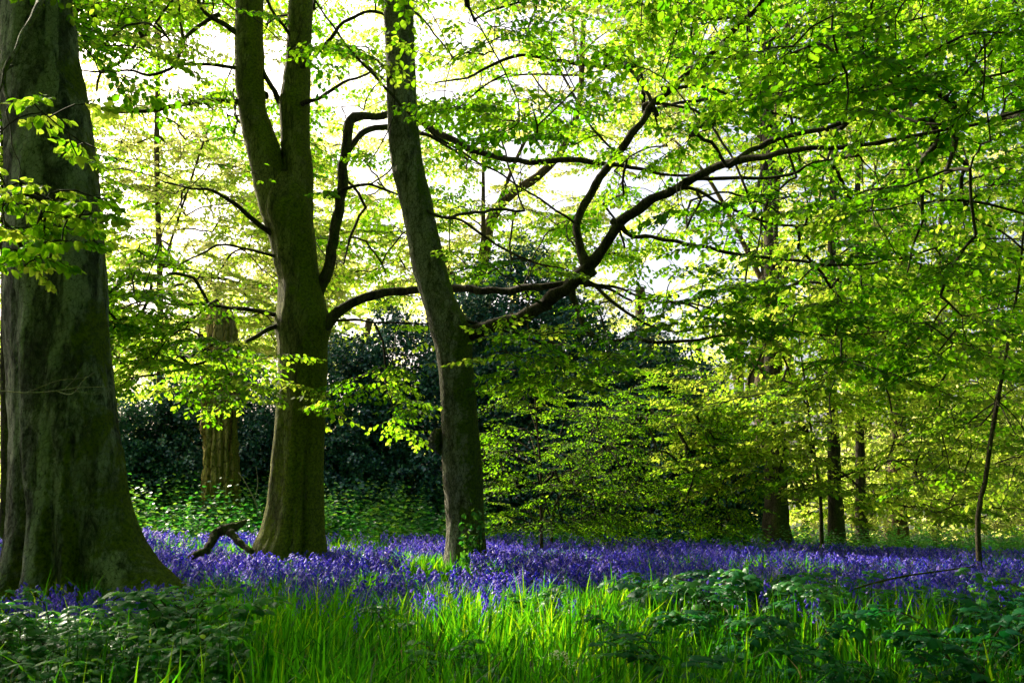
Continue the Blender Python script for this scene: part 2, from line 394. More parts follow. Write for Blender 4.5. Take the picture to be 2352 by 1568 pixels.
def place_sprays(mbl, mbt, P0, az, pitch, roll, scale, tint, lib=SPR, fine=False, twigs=True, drop=0., wide=1.):
    n = len(P0); which = rng.integers(0, len(lib), n)
    for k in range(len(lib)):
        I = np.where(which == k)[0]
        if not len(I): continue
        ps, dr, up, sz, tw = lib[k]; m = len(ps)
        ca, sa = np.cos(az[I]), np.sin(az[I]); cp, sp = np.cos(pitch[I]), np.sin(pitch[I]); cr, sr = np.cos(roll[I]), np.sin(roll[I])
        Mx = np.stack([ca * cp, sa * cp, sp], -1); Mz0 = np.stack([-ca * sp, -sa * sp, cp], -1); My0 = np.cross(Mz0, Mx)
        My = My0 * cr[:, None] + Mz0 * sr[:, None]; Mz = Mz0 * cr[:, None] - My0 * sr[:, None]
        f = lambda v: (Mx[:, None] * v[None, :, 0:1] + My[:, None] * v[None, :, 1:2] + Mz[:, None] * v[None, :, 2:3])
        sc = scale[I][:, None, None]
        pos = (P0[I][:, None] + f(ps) * sc).reshape(-1, 3); D = f(dr).reshape(-1, 3) + rng.normal(size=(len(I) * m, 3)) * .12
        U = f(up).reshape(-1, 3); Z = (np.tile(sz, len(I)).reshape(len(I), m) * scale[I][:, None]).ravel()
        tt = np.clip(np.repeat(tint[I], m) + rng.normal(size=len(pos)) * .16, 0, 1)
        s_ = (pos[:, 2] - .3) / SUNV[2]; gx_ = pos[:, 0] - SUNV[0] * s_; gy_ = pos[:, 1] - SUNV[1] * s_; cut = np.zeros(len(pos), bool)
        for lx_, ly_, ra, rb in LIT: cut |= ((gx_ - lx_) / ra) ** 2 + ((gy_ - ly_) / rb) ** 2 < 1
        cut &= (rng.random(len(pos)) < .95) & (pos[:, 2] > 3.2); kp = ~cut; pos, D, U, Z, tt = pos[kp], D[kp], U[kp], Z[kp], tt[kp]
        if drop:
            kp = rng.random(len(pos)) > drop; pos, D, U, Z, tt = pos[kp], D[kp], U[kp], Z[kp], tt[kp]
        put_leaves(mbl, pos, D, U, Z, tt, fine, wide)
        if twigs and mbt is not None:
            for pts, ln in tw:
                q = pts[::1 if ln > .4 else 2]; Wp = P0[I][:, None] + f(q) * sc           # thin three-sided twigs
                nn = len(q); r = np.linspace(.0056, .0020, nn)[None, :, None] * np.minimum(sc, 1.6)
                offs = [np.array(o) for o in ((0, 0, 1.), (.87, 0, -.5), (-.87, 0, -.5))]
                V = np.stack([Wp + o * r for o in offs], 2)                                 # (I, nn, 3, 3)
                ii = np.arange(nn * 3).reshape(nn, 3); jj = np.roll(ii, -1, 1)
                Q = np.stack([ii[:-1], jj[:-1], jj[1:], ii[1:]], -1).reshape(-1, 4)
                off = (np.arange(len(I)) * nn * 3)[:, None, None]
                mbt.add(V, Q[None] + off)

# openings in the canopy: sky seen through it (photo px) and where the sun reaches the floor (m)
GAPS = [(480, 95, 75, 55, .93), (1000, 60, 55, 75, .95), (1075, 45, 60, 50, .8), (610, 210, 22, 90, .95), (800, 40, 75, 40, .8), (640, 60, 20, 60, .9),
        (1320, 405, 85, 50, .9), (1260, 430, 60, 30, .8), (1660, 425, 90, 38, .85), (1620, 605, 85, 38, .8), (300, 75, 60, 35, .7), (1400, 160, 70, 35, .5), (1030, 190, 60, 50, .6),
        (1580, 640, 50, 60, .6), (730, 430, 30, 50, .6), (510, 360, 40, 25, .6), (430, 520, 50, 40, .4), (740, 320, 40, 60, .6), (850, 380, 45, 40, .5),
        (500, 1020, 130, 110, .96), (900, 1130, 120, 90, .97), (860, 960, 60, 60, .6), (1180, 180, 70, 50, .4), (1440, 320, 50, 60, .4), (1900, 440, 50, 40, .4), (2100, 600, 60, 40, .4)]
LIT = [(1.3, 5.4, .35, .4), (2.6, 7.4, .5, .5), (2.5, 5.5, .45, .35), (3.6, 6.4, .3, .4), (-2.9, 5.7, .5, .5), (-2.2, 5.2, .3, .3), (.05, 6.4, .75, 1.0), (.15, 7.3, .8, .7), (1.9, 6.5, .4, .5), (4.3, 7.6, .6, .6), (4.5, 9.6, .8, .5), (.25, 8.1, .95, 1.1), (-.5, 10.2, 1.4, .9), (.9, 9.6, .6, 1.0), (-1.7, 12.2, 1.9, 1.3), (2.3, 14.5, 1.9, 1.3), (4.4, 12.8, 1.6, 1.0), (6.0, 12.6, 1.4, .8), (-6.1, 16.5, 1.6, 1.8), (-.2, 15, 1.5, 1.2), (7.6, 13.6, 1.2, .8), (1.2, 12.2, .8, .6),
       (-4.3, 18.8, 2.0, 1.2)]
CLEAR = [(13.3, ([-20, 200, 400, 500, 700, 1200], [535, 540, 580, 600, 635, 600], [725, 718, 716, 722, 760, 750]), 55, .86),
         (12.8, ([-20, 200, 400, 600, 700, 784, 1200], [879, 886, 903, 944, 971, 995, 1020], [951, 955, 976, 1021, 1050, 1090, 1115]), 60, .93),
         (12.2, ([240, 300, 410, 455, 500, 560], [1485, 1450, 1370, 1335, 1315, 1325], [1515, 1480, 1400, 1365, 1345, 1350]), 35, .7),
         (11.5, ([360, 412, 466, 550, 625, 700, 770], [1700, 1560, 1455, 1375, 1300, 1190, 1070], [1760, 1620, 1500, 1425, 1365, 1260, 1120]), 25, .75),
         (22, ([930, 1240], [1896, 1900], [1930, 1938]), 12, .85), (24, ([930, 1240], [1962, 1964], [1988, 1992]), 12, .85), (20, ([1040, 1240], [1752, 1752], [1808, 1812]), 14, .8), (30, ([820, 1000], [2040, 2040], [2085, 2085]), 10, .6),
         (12.5, ([540, 700, 840, 1010, 1200], [2335, 2318, 2296, 2266, 2236], [2364, 2346, 2316, 2286, 2258]), 22, .9),
         (13.3, ([262, 300, 430, 600, 690], [785, 785, 765, 735, 715], [835, 820, 800, 775, 750]), 30, .75)]
# foliage masses that the low sun reaches: centre, radius, how open the crowns sunward of it are
SUNNY = [(tuple(P(1900, 200, 10)), 1.8, .5), (tuple(P(2200, 700, 11)), 1.8, .5), (tuple(P(1500, 150, 12)), 1.5, .5), ((7.0, 17.5, 2.8), 3.0, .62), ((11, 26, 3.5), 4.0, .6), (tuple(P(470, 880, 12.2)), .9, .95), (tuple(P(360, 480, 13)), 2.0, .5), (tuple(P(1250, 1050, 16.5)), 1.3, .7), (tuple(P(1500, 1060, 17)), 1.6, .7),
         (tuple(P(880, 930, 12.7)), .9, .9), (tuple(P(1200, 300, 13)), 1.8, .4), (tuple(P(2000, 450, 11)), 1.6, .4), (tuple(P(140, 450, 6)), .9, .6), (tuple(P(1600, 500, 29)), 5, .35), (tuple(P(1230, 820, 12.2)), 1.0, .8), (tuple(P(507, 1000, 21)), 1.0, .9)]
def gap_keep(pts, far=False):
    px, py = proj(pts); keep = np.ones(len(pts), bool); r = rng.random(len(pts))
    for cx, cy, rx, ry, p in GAPS:
        d = ((px - cx) / rx) ** 2 + ((py - cy) / ry) ** 2; keep &= ~((d < 1) & (r < p * (.9 if far else 1)))
    s = (pts[:, 2] - .3) / SUNV[2]; gx_ = pts[:, 0] - SUNV[0] * s; gy_ = pts[:, 1] - SUNV[1] * s
    r = rng.random(len(pts))
    for cx, cy, rx, ry in LIT:
        d = ((gx_ - cx) / (rx + (.4 if ry > .65 and cy < 9 else .12))) ** 2 + ((gy_ - cy) / (ry + (.4 if ry > .65 and cy < 9 else .22))) ** 2; keep &= ~((d < 1.0) & (r < (.97 if cy < 9 else .94)) & (pts[:, 2] > 3.2))
    for c_, rad, p_ in SUNNY:
        d_ = pts - np.array(c_); t_ = d_ @ SUNV; m_ = np.linalg.norm(d_ - t_[:, None] * SUNV, axis=1)
        keep &= ~((t_ > rad) & (m_ < rad) & (rng.random(len(pts)) < p_))
    if LIMB and not far:
        Lm = np.array(LIMB); lx, ly = proj(Lm[:, :3]); lw = Lm[:, 3] / Lm[:, 1] * F_PX
        D = (px[:, None] - lx) ** 2 + (py[:, None] - ly - 8) ** 2; hit = (D < (lw + 24) ** 2) & (pts[:, 1:2] < Lm[:, 1] + .15) & (pts[:, 1:2] > 7)
        keep &= ~(hit.any(1) & (rng.random(len(pts)) < .78))
    r = rng.random(len(pts))
    for Yc, tab, mg, p in CLEAR:                               # the boles stay visible behind the foliage
        a = np.interp(py, tab[0], tab[1]); b = np.interp(py, tab[0], tab[2])
        keep &= ~((pts[:, 1] < Yc + .3) & (pts[:, 1] > 7.0) & (px > a - mg) & (px < b + mg) & (py > tab[0][0]) & (py < tab[0][-1]) & (r < p))
    return keep
def boxes(bs):
    """(px0, px1, py0, py1, Y0, Y1, n) -> world points"""
    o = []
    for a, b, c, d, y0, y1, n in bs:
        o += [P(rng.uniform(a, b), rng.uniform(c, d), rng.uniform(y0, y1)) for _ in range(int(n))]
    return np.array(o)
def wboxes(bs):
    o = []
    for a, b, c, d, e, f, n in bs:
        o.append(np.stack([rng.uniform(a, b, n), rng.uniform(c, d, n), rng.uniform(e, f, n)], -1))
    return np.vstack(o)

def shade_targets(n, x0, x1, y0, y1, z0, z1):  # crown sprays added up the sun's path to shade the floor below
    q = np.stack([rng.uniform(x0, x1, n), rng.uniform(y0, y1, n), np.zeros(n)], -1); z = rng.uniform(z0, z1, n)
    return q + SUNV * (z / SUNV[2])[:, None]
def crown(root, sk, targets, leafm, scale=(0.9, 1.2), tint=.4, tsd=.2, lib=SPR, fine=False, trunk_xy=None, twig_r=.0056, far=False, rmax=.05, drop=0., name='crown', layer=True):
    T = targets[gap_keep(targets, far)]
    ends = sk.grow(T); mt = MB(); ml = MB()
    A, W = sk.A, sk.W
    for ch in sk.chains:
        r = np.minimum(twig_r * np.sqrt(W[ch[1:]] + .3) * 1.0, rmax); r = np.concatenate([[r[0]], r])
        tube(mt, A[ch], r, 5 if r[0] > .012 else 4 if not far else 3, cap=False)
    n = len(ends); P0 = np.array([A[ch[-1]] for _, ch in ends]); dv = np.array([A[ch[-1]] - A[ch[max(0, len(ch) - 3)]] for _, ch in ends])
    az = np.arctan2(dv[:, 1], dv[:, 0]) + rng.normal(size=n) * .35
    pit = np.clip(np.arctan2(dv[:, 2], np.hypot(dv[:, 0], dv[:, 1])) * .25, -.3, .3) + rng.normal(size=n) * .10 - .04
    sc = rng.uniform(scale[0], scale[1], n); ti = np.clip(tint + rng.normal(size=n) * tsd, 0, 1)
    place_sprays(ml, mt, P0, az, pit, rng.normal(size=n) * .18, sc, ti, lib, fine, True, drop)
    # a second spray further back on each twig
    if layer:
        P1 = np.array([A[ch[len(ch) // 2]] for _, ch in ends]); kk = gap_keep(P1, far) & (rng.random(n) < .6)
        place_sprays(ml, mt, P1[kk], az[kk] + rng.choice([-1, 1], kk.sum()) * .8, pit[kk], rng.normal(size=kk.sum()) * .18, sc[kk] * .9, ti[kk], lib, fine, True, drop)
    build('twigs', mt, M['twig'], root)
    return build(name, ml, leafm, root)
LIMB = []
def limb(root, sk, pts, m, name='branch', sides=12, rough=.26, step=.09, label=None, wob=.9):
    W, r = px_path(pts)
    if wob > .5: W = np.vstack([W[:1] - (W[1:2] - W[:1]) / np.linalg.norm(W[1] - W[0]) * .14 + np.array([[0, .06, 0]]), W]); r = np.concatenate([r[:1], r])
    C, rr = catmull(W, r, step)
    if C[0][1] > 8.5: LIMB.extend([(q[0], q[1], q[2], w_) for q, w_ in zip(C[::2], rr[::2]) if w_ > .02])
    for i in range(1, len(C) - 1):
        C[i] += np.array([nz(C[i], 3.2, 3.), nz(C[i], 3.2, 9.), nz(C[i], 3.2, 17.)]) * (rr[i] * .5 + .022) * wob
    if wob > .5:
        rr = rr * .86; rr[:4] *= np.array([1.45, 1.3, 1.16, 1.06])[:len(rr[:4])]      # collar at the joint
        rr = rr * (1 + .16 * np.array([max(0, nz(q, 1.9, 31.)) for q in C]))
    mb = MB(); tube(mb, C, rr, sides, rough, seed=pts[0][0] * .01)
    sk.path(C, rr); o = build(name, mb, m, root)
    if label: o['label'] = label
    return o

# ================================================================== THE THREE NEAR TREES
# --- broad beech at the left
Y1 = 8.4
t1 = thing('beech_tree', (P(128, 1370, Y1)[0], Y1, 0), 'massive grey-green beech with mossy flared roots at the left edge, broadest trunk in the wood', 'tree')
tb = [(-900, -20, 95), (-400, -12, 125), (0, 0, 157), (100, 17, 169), (200, 23, 192), (300, 27, 204), (400, 27, 217), (500, 23, 228), (600, 19, 235), (700, 18, 240), (784, 19, 245),
      (884, 24, 256), (984, 27, 263), (1084, 27, 282), (1134, 27, 295), (1184, 26, 306), (1234, 24, 325), (1284, 17, 360), (1320, 0, 400), (1350, -8, 435), (1372, -14, 456), (1400, -20, 475)]
mb = MB()
ring_trunk(mb, tb, Y1, core=([-900, 0, 500, 984, 1184, 1400], [38, 78, 122, 142, 150, 150], [57, 79, 105, 112, 116, 135]),
           lobes=[(-1.7, .22, .2), (-2.25, .16, .18), (-1.2, .20, .16), (1.4, .3, .4), (2.5, .3, .3)], nth=180, nh=460, amp=.026, seed=3.3, kpow=5.5, fl_h=1.2, flute=.012,
           bumps=[(45, 186, 9, .02), (75, 370, 14, .03), (235, 1060, 14, .012)],
           creases=[(-2.0, .13, .09, 1.3), (-1.45, .15, .09, .8), (-.72, .13, .08, .6), (-2.5, .1, .08, 1.0), (-1.0, .06, .07, .8)])
build('trunk', mb, M['bark1'], t1)
sk1 = Skel()
limb(t1, sk1, [(95, -160, 7.9, 26), (95, -20, 7.4, 20), (85, 15, 7.0, 16), (55, 75, 6.7, 13), (30, 125, 6.5, 12), (12, 165, 6.4, 11), (8, 215, 6.3, 9), (35, 250, 6.2, 6)], M['bark3'], label='pale mossy hanging branch at the upper left')
limb(t1, sk1, [(12, 165, 6.4, 6), (-10, 230, 6.2, 6), (-30, 300, 6.1, 5), (5, 300, 6.0, 4), (40, 272, 5.9, 4), (90, 262, 5.9, 4), (130, 290, 5.9, 4), (180, 325, 6.0, 3.5), (240, 350, 6.2, 3), (290, 385, 6.3, 2)], M['twig'], sides=6, label='thin arching twig hanging before the trunk')
limb(t1, sk1, [(20, 255, 6.2, 4), (30, 330, 6.0, 3), (45, 390, 5.9, 3), (20, 470, 5.8, 2.5), (-20, 540, 5.7, 2)], M['twig'], sides=6)
tg = boxes([(-20, 60, 430, 470, 5.6, 6.2, 5), (80, 130, 420, 460, 5.6, 6.2, 3), (170, 230, 220, 260, 5.7, 6.3, 1), (60, 100, 230, 270, 5.7, 6.2, 2), (170, 215, 330, 380, 5.7, 6.3, 2),
            (60, 220, 500, 560, 5.5, 6.2, 5), (20, 120, 570, 610, 5.5, 6.0, 3), (-60, 20, 330, 620, 5.4, 6.2, 6), (20, 230, 360, 600, 5.6, 6.4, 9), (100, 220, 430, 560, 5.6, 6.4, 5), (190, 240, 430, 520, 5.8, 6.4, 2)])
crown(t1, sk1, tg, M['beech'], (.60, .85), .62, .15, SPR_D, True, name='hanging_leaves', layer=False)
sk1b = Skel(); top1 = P(60, -500, Y1)
for (ax, ay, az_) in ((-2, 4, 3.5), (3.0, 3, 3.0), (1, -4, 3.0), (-3.5, -2, 3), (4.5, -1, 4.5)):
    C, rr = catmull([top1 + np.array([0, 0, rng.uniform(-.8, .8)]), top1 + np.array([ax * .5, ay * .5, az_ * .45]), top1 + np.array([ax, ay, az_ * .75])], [.13, .09, .05], .2)
    mb = MB(); tube(mb, C, rr, 8); sk1b.path(C, rr); build('branch', mb, M['barkd'], t1)
crown(t1, sk1b, np.vstack([wboxes([(-8, 2.5, 2.0, 10.5, 6.0, 10.0, 130)]), shade_targets(420, -4.5, 1, 3.5, 8.0, 6.2, 9.5)]), M['beech'], (1.0, 1.4), .35, .2)

# --- forked beech, second from left
Y2 = 13.3
t2 = thing('beech_tree', (P(670, 1240, Y2)[0], Y2, 0), 'olive-barked beech whose trunk forks into two tall stems, in the bluebells left of centre', 'tree')
tb = [(390, 650, 668), (410, 632, 690), (440, 612, 704), (470, 601, 711), (500, 604, 717), (550, 622, 727), (600, 632, 730), (650, 645, 737), (700, 641, 750), (740, 634, 764), (765, 637, 760), (784, 641, 754), (834, 644, 752), (884, 645, 750),
      (934, 637, 748), (984, 632, 746), (1034, 627, 743), (1084, 622, 741), (1134, 617, 743), (1184, 607, 745), (1215, 599, 746), (1240, 588, 748), (1260, 580, 750)]
mb = MB(); ring_trunk(mb, tb, Y2, lobes=[(-1.9, .12, .25), (-1.0, .10, .22), (1.5, .15, .4), (0, .03, .2)], nth=110, nh=300, amp=.018, seed=8.1, flute=.028,
                      bumps=[(690, 672, 26, .06), (712, 980, 11, -.05), (712, 1150, 12, -.06), (716, 1190, 9, -.06), (700, 480, 18, .03)], creases=[(-1.02, .16, .07, 1.2), (-1.9, .06, .1, .8), (-1.5, .04, .06, 2.5)])
build('trunk', mb, M['bark2'], t2)
sk2 = Skel()
def stem(pts, name='stem'): return limb(t2, sk2, pts, M['bark2'], name, sides=32, rough=.035, step=.08, wob=.12)
stem([(676, 660, Y2, 30), (668, 600, Y2, 54), (652, 530, Y2, 68), (633, 470, Y2, 76), (619, 410, Y2, 74), (607, 350, Y2, 76), (592, 300, Y2, 70), (580, 250, Y2, 62), (576, 200, Y2, 65), (572, 120, Y2, 65), (574, 0, Y2, 62), (578, -300, Y2, 50), (560, -800, Y2 + .5, 30), (570, -1150, Y2 + .6, 12)])
stem([(692, 660, Y2, 30), (690, 600, Y2, 54), (684, 530, Y2 + .05, 72), (682, 470, Y2 + .1, 74), (684, 400, Y2 + .1, 69), (680, 340, Y2 + .1, 66), (677, 290, Y2 + .1, 66), (677, 240, Y2 + .1, 70), (682, 180, Y2 + .1, 62), (687, 100, Y2 + .1, 56), (692, 0, Y2 + .1, 56), (715, -300, Y2 + .3, 44), (760, -800, Y2 + .6, 26), (790, -1100, Y2 + .6, 12)])
def b2(pts, m='barkd', **k): return limb(t2, sk2, pts, M[m], **k)
b2([(722, 690, 13.3, 34), (742, 640, 13.3, 30), (757, 590, 13.3, 28), (772, 510, 13.3, 28), (783, 430, 13.3, 27), (790, 360, 13.3, 27), (799, 300, 13.3, 26), (815, 268, 13.35, 24), (850, 268, 13.45, 20), (890, 262, 13.6, 18), (925, 264, 13.8, 17), (965, 280, 13.8, 17), (1010, 304, 13.7, 17),
    (1060, 335, 13.5, 17), (1120, 358, 13.3, 16), (1200, 370, 13.0, 15), (1290, 368, 12.8, 15), (1370, 371, 12.6, 13), (1450, 385, 12.4, 10), (1540, 402, 12.2, 8), (1640, 395, 12, 5)], label='long bent limb that crosses behind the leaning trunk')
b2([(788, 390, 13.3, 18), (800, 345, 13.4, 17), (830, 312, 13.6, 16), (885, 292, 13.9, 14), (940, 300, 14.1, 11), (1010, 325, 14.2, 8), (1080, 370, 14.2, 5)])
b2([(690, 770, 13.2, 40), (735, 752, 13.2, 36), (770, 722, 13.2, 30), (820, 692, 13.2, 25), (870, 676, 13.3, 23), (930, 668, 13.5, 21), (975, 665, 13.7, 20), (1040, 662, 13.7, 20), (1100, 665, 13.5, 20), (1160, 668, 13.3, 20), (1210, 662, 13.1, 19), (1260, 655, 13.0, 17), (1320, 650, 12.9, 13), (1390, 662, 12.7, 9), (1450, 690, 12.5, 6)], label='thick low limb reaching right behind the leaning trunk')
b2([(630, 540, 13.2, 16), (605, 520, 13.1, 14), (570, 490, 12.9, 12), (530, 460, 12.6, 10), (490, 440, 12.4, 8), (440, 432, 12.2, 6), (380, 420, 12, 4)])
b2([(640, 592, 13.2, 9), (615, 585, 13.1, 8), (560, 570, 12.9, 6), (500, 562, 12.7, 6), (450, 590, 12.5, 5), (400, 610, 12.4, 4), (330, 600, 12.3, 3)])
b2([(660, 732, 13.2, 15), (636, 724, 13.2, 13), (590, 712, 13.1, 11), (530, 706, 13, 9), (480, 701, 12.9, 8), (400, 700, 12.8, 6), (330, 692, 12.7, 5), (270, 708, 12.6, 4), (240, 722, 12.5, 3)])
b2([(480, 701, 12.9, 7), (440, 735, 12.8, 6), (400, 755, 12.7, 5), (340, 775, 12.6, 4), (300, 782, 12.5, 3)])
b2([(650, 745, 13.2, 15), (625, 752, 13.1, 13), (590, 770, 12.9, 11), (530, 802, 12.7, 9), (480, 826, 12.5, 8), (420, 846, 12.3, 7), (360, 860, 12.2, 6), (300, 868, 12.1, 5), (258, 865, 12.1, 4)], label='low thin branch sweeping left toward the broad trunk')
b2([(590, 220, 13.3, 16), (545, 232, 13.2, 14), (480, 230, 13.1, 12), (420, 240, 13, 12), (360, 252, 12.9, 11), (300, 256, 12.8, 10), (240, 249, 12.8, 9), (195, 240, 12.7, 8), (120, 220, 12.7, 5)])
b2([(575, 100, 13.3, 17), (545, 80, 13.2, 15), (505, 52, 13.1, 13), (475, 30, 13.0, 12), (452, -10, 12.9, 10), (440, -80, 12.8, 8)])
b2([(485, 40, 13.1, 10), (445, 72, 13, 10), (418, 90, 12.9, 9), (412, 128, 12.8, 9), (392, 158, 12.7, 8), (345, 172, 12.6, 7), (290, 162, 12.5, 6), (230, 165, 12.5, 6), (180, 160, 12.5, 4)])
b2([(418, 90, 12.9, 7), (413, 50, 12.9, 7), (412, 0, 12.8, 6), (410, -60, 12.8, 5)])
b2([(320, 92, 12.6, 6), (300, 120, 12.6, 8), (270, 148, 12.6, 8), (240, 157, 12.6, 8), (228, 175, 12.6, 7), (222, 210, 12.6, 5)])
b2([(575, 165, 13.3, 11), (540, 158, 13.2, 10), (500, 151, 13.1, 9), (440, 145, 13.0, 8), (405, 150, 12.9, 6)])
b2([(680, 100, 13.3, 9), (650, 60, 13.2, 9), (630, 30, 13.1, 8), (600, -20, 13, 7)])
b2([(600, 160, 13.3, 12), (622, 195, 13.3, 14), (645, 240, 13.4, 14)])
b2([(700, 150, 13.2, 10), (740, 110, 13.1, 9), (790, 55, 13, 9), (850, 28, 12.9, 8), (900, 40, 12.8, 6)])
b2([(700, 240, 13.2, 12), (740, 222, 13.0, 10), (790, 190, 12.8, 8), (840, 170, 12.6, 6), (880, 150, 12.4, 4)])
b2([(780, 440, 13.2, 9), (810, 428, 13.1, 8), (850, 425, 13.0, 7), (890, 438, 12.9, 6), (930, 452, 12.9, 4)])
b2([(745, 735, 13.2, 7), (800, 735, 13, 7), (860, 740, 12.8, 6), (920, 742, 12.7, 5), (990, 742, 12.7, 4)])
b2([(560, -250, Y2, 22), (480, -300, 12.6, 18), (380, -360, 12, 14), (280, -380, 11.5, 9)]); b2([(720, -300, Y2, 22), (820, -380, 13.4, 18), (960, -440, 13, 13), (1100, -460, 12.5, 8)])
b2([(590, -100, Y2, 20), (600, -160, 12.2, 15), (640, -220, 11, 11), (700, -260, 10, 7)]); b2([(700, -180, Y2, 20), (690, -260, 14.5, 16), (640, -320, 15.8, 12), (560, -340, 17, 8)])
tg = boxes([(170, 560, -20, 420, 9.0, 15, 180), (230, 640, 380, 700, 9.2, 15, 160), (230, 640, 680, 880, 10.8, 13.2, 80), (700, 1000, -20, 420, 9.5, 15, 95), (740, 1000, 420, 800, 11, 15, 45), (560, 700, 0, 400, 13.8, 15, 14),
            (760, 1010, 830, 985, 12, 13.3, 16), (1000, 1420, 100, 640, 12.2, 15, 50), (600, 660, 860, 930, 12.6, 12.9, 4), (560, 720, 180, 480, 8.6, 9.6, 7), (1080, 1400, 740, 880, 11.6, 12.8, 34), (400, 540, 770, 910, 11.8, 12.6, 24), (420, 580, 620, 790, 11.6, 12.8, 34), (560, 640, 850, 920, 12.4, 12.9, 5), (170, 1000, -50, 860, 14.2, 17.5, 340), (760, 1010, 770, 960, 12, 13.5, 12)])
tg = np.vstack([tg, wboxes([(-9, 3, 7, 15, 8.0, 12.0, 90)]), shade_targets(560, -2.5, 5, 3.5, 8.8, 6.8, 11)])
crown(t2, sk2, tg, M['beech'], (.85, 1.15), .48, .2)

# --- leaning tree, third
Y3 = 12.8
t3 = thing('leaning_tree', (P(1070, 1250, Y3)[0], Y3, 0), 'slender leaning tree with cracked grey bark and long limbs sweeping to the right, centre', 'tree')
tb = [(-700, 872, 912), (-300, 875, 935), (0, 879, 951), (50, 882, 950), (100, 884, 951), (150, 886, 953), (200, 886, 955), (250, 888, 958), (300, 891, 961), (350, 896, 966), (400, 903, 976), (450, 915, 991), (500, 926, 999), (550, 936, 1011), (600, 944, 1021), (650, 956, 1034),
      (700, 971, 1050), (740, 981, 1074), (765, 988, 1087), (784, 995, 1084), (834, 1004, 1084), (884, 1010, 1090), (934, 1013, 1094), (984, 1014, 1099), (1034, 1016, 1106), (1084, 1018, 1109), (1134, 1021, 1110), (1184, 1025, 1111), (1234, 1026, 1114), (1265, 1020, 1120)]
mb = MB(); ring_trunk(mb, tb, Y3, lobes=[(-1.2, .06, .3), (1.5, .06, .4)], nth=96, nh=340, amp=.014, seed=5.2, flute=.014, bumps=[(927, 398, 13, .05), (1062, 738, 13, .04), (940, 630, 9, .03)])
build('trunk', mb, M['bark3'], t3)
sk3 = Skel(); W, r = px_path([(912, -700, Y3, 20), (908, -300, Y3, 30), (915, 0, Y3, 36), (960, 500, Y3, 36), (1030, 740, Y3, 36)]); sk3.path(W, r * .2)
mb = MB(); C, rr = catmull([P(1016, 985, Y3), P(1002, 1000, Y3 - .02), P(999, 1020, Y3 - .03), P(1010, 1042, Y3 - .02)], [.03, .09, .10, .03], .015)
tube(mb, C, rr, 24, .45, 2.); build('burl', mb, M['bark3'], t3)
def b3(pts, m='barkd', **k): return limb(t3, sk3, pts, M[m], **k)
b3([(1040, 775, 12.8, 50), (1080, 764, 12.75, 42), (1110, 754, 12.7, 38), (1150, 745, 12.6, 35), (1200, 727, 12.5, 35), (1250, 700, 12.4, 35), (1300, 664, 12.2, 34), (1340, 625, 12.1, 34), (1370, 590, 12, 31), (1400, 550, 11.9, 28), (1430, 508, 11.8, 26), (1480, 466, 11.6, 25), (1540, 440, 11.4, 23), (1590, 412, 11.2, 22),
    (1650, 385, 11, 20), (1700, 368, 10.8, 19), (1780, 353, 10.5, 16), (1850, 342, 10.2, 14), (1930, 338, 10, 12), (2018, 326, 9.8, 11), (2100, 312, 9.6, 10), (2180, 294, 9.4, 9), (2250, 284, 9.2, 8), (2370, 248, 9, 7), (2500, 230, 8.8, 4)], label='heavy limb curving up and away to the right')
b3([(1350, 610, 12.1, 30), (1338, 575, 12.1, 24), (1326, 535, 12.15, 22), (1327, 498, 12.2, 22), (1348, 455, 12.2, 21), (1380, 410, 12.1, 20), (1420, 352, 12, 20), (1460, 296, 11.9, 19), (1500, 240, 11.8, 18), (1545, 198, 11.6, 17), (1600, 152, 11.4, 15), (1650, 108, 11.2, 14), (1700, 58, 11, 13), (1755, -5, 10.8, 11), (1830, -90, 10.6, 8), (1900, -160, 10.4, 5)], label='straight dark limb rising steeply to the upper right')
b3([(1690, 368, 10.8, 13), (1740, 338, 10.9, 13), (1780, 322, 11, 13), (1868, 302, 10.8, 12), (1968, 276, 10.6, 11), (2048, 254, 10.4, 10), (2100, 222, 10.2, 8), (2180, 180, 10, 6), (2270, 130, 9.8, 4)])
b3([(2048, 254, 10.4, 8), (2090, 272, 10.2, 8), (2143, 286, 10, 7), (2218, 288, 9.8, 6), (2300, 270, 9.6, 4)])
b3([(1590, 412, 11.2, 12), (1618, 410, 11.3, 10), (1718, 408, 11.2, 9), (1818, 400, 11, 8), (1868, 372, 10.9, 6), (1960, 360, 10.8, 4)])
b3([(1560, 432, 11.3, 10), (1588, 432, 11.3, 9), (1643, 460, 11.2, 8), (1693, 486, 11.1, 8), (1768, 512, 11, 7), (1868, 516, 10.8, 7), (1968, 490, 10.6, 6), (2060, 476, 10.4, 4)])
b3([(1425, 520, 11.8, 14), (1450, 541, 11.8, 11), (1500, 543, 11.7, 10), (1560, 555, 11.6, 10), (1650, 575, 11.4, 9), (1740, 591, 11.2, 9), (1850, 602, 11, 8), (1950, 610, 10.8, 7), (2050, 596, 10.6, 6), (2150, 572, 10.4, 5), (2260, 552, 10.2, 4), (2370, 545, 10, 3)])
b3([(1310, 665, 12.2, 18), (1322, 700, 12.1, 15), (1333, 735, 12, 14), (1352, 765, 11.9, 13), (1385, 782, 11.8, 13), (1420, 780, 11.7, 12), (1445, 774, 11.6, 12), (1490, 786, 11.5, 10), (1550, 786, 11.4, 9), (1605, 778, 11.3, 7), (1680, 770, 11.2, 4)], label='crooked bough dipping below the heavy limb')
b3([(1330, 640, 12.1, 12), (1365, 655, 12, 11), (1395, 682, 11.9, 10), (1430, 712, 11.8, 8), (1480, 740, 11.7, 7), (1550, 760, 11.6, 5), (1650, 745, 11.5, 4)])
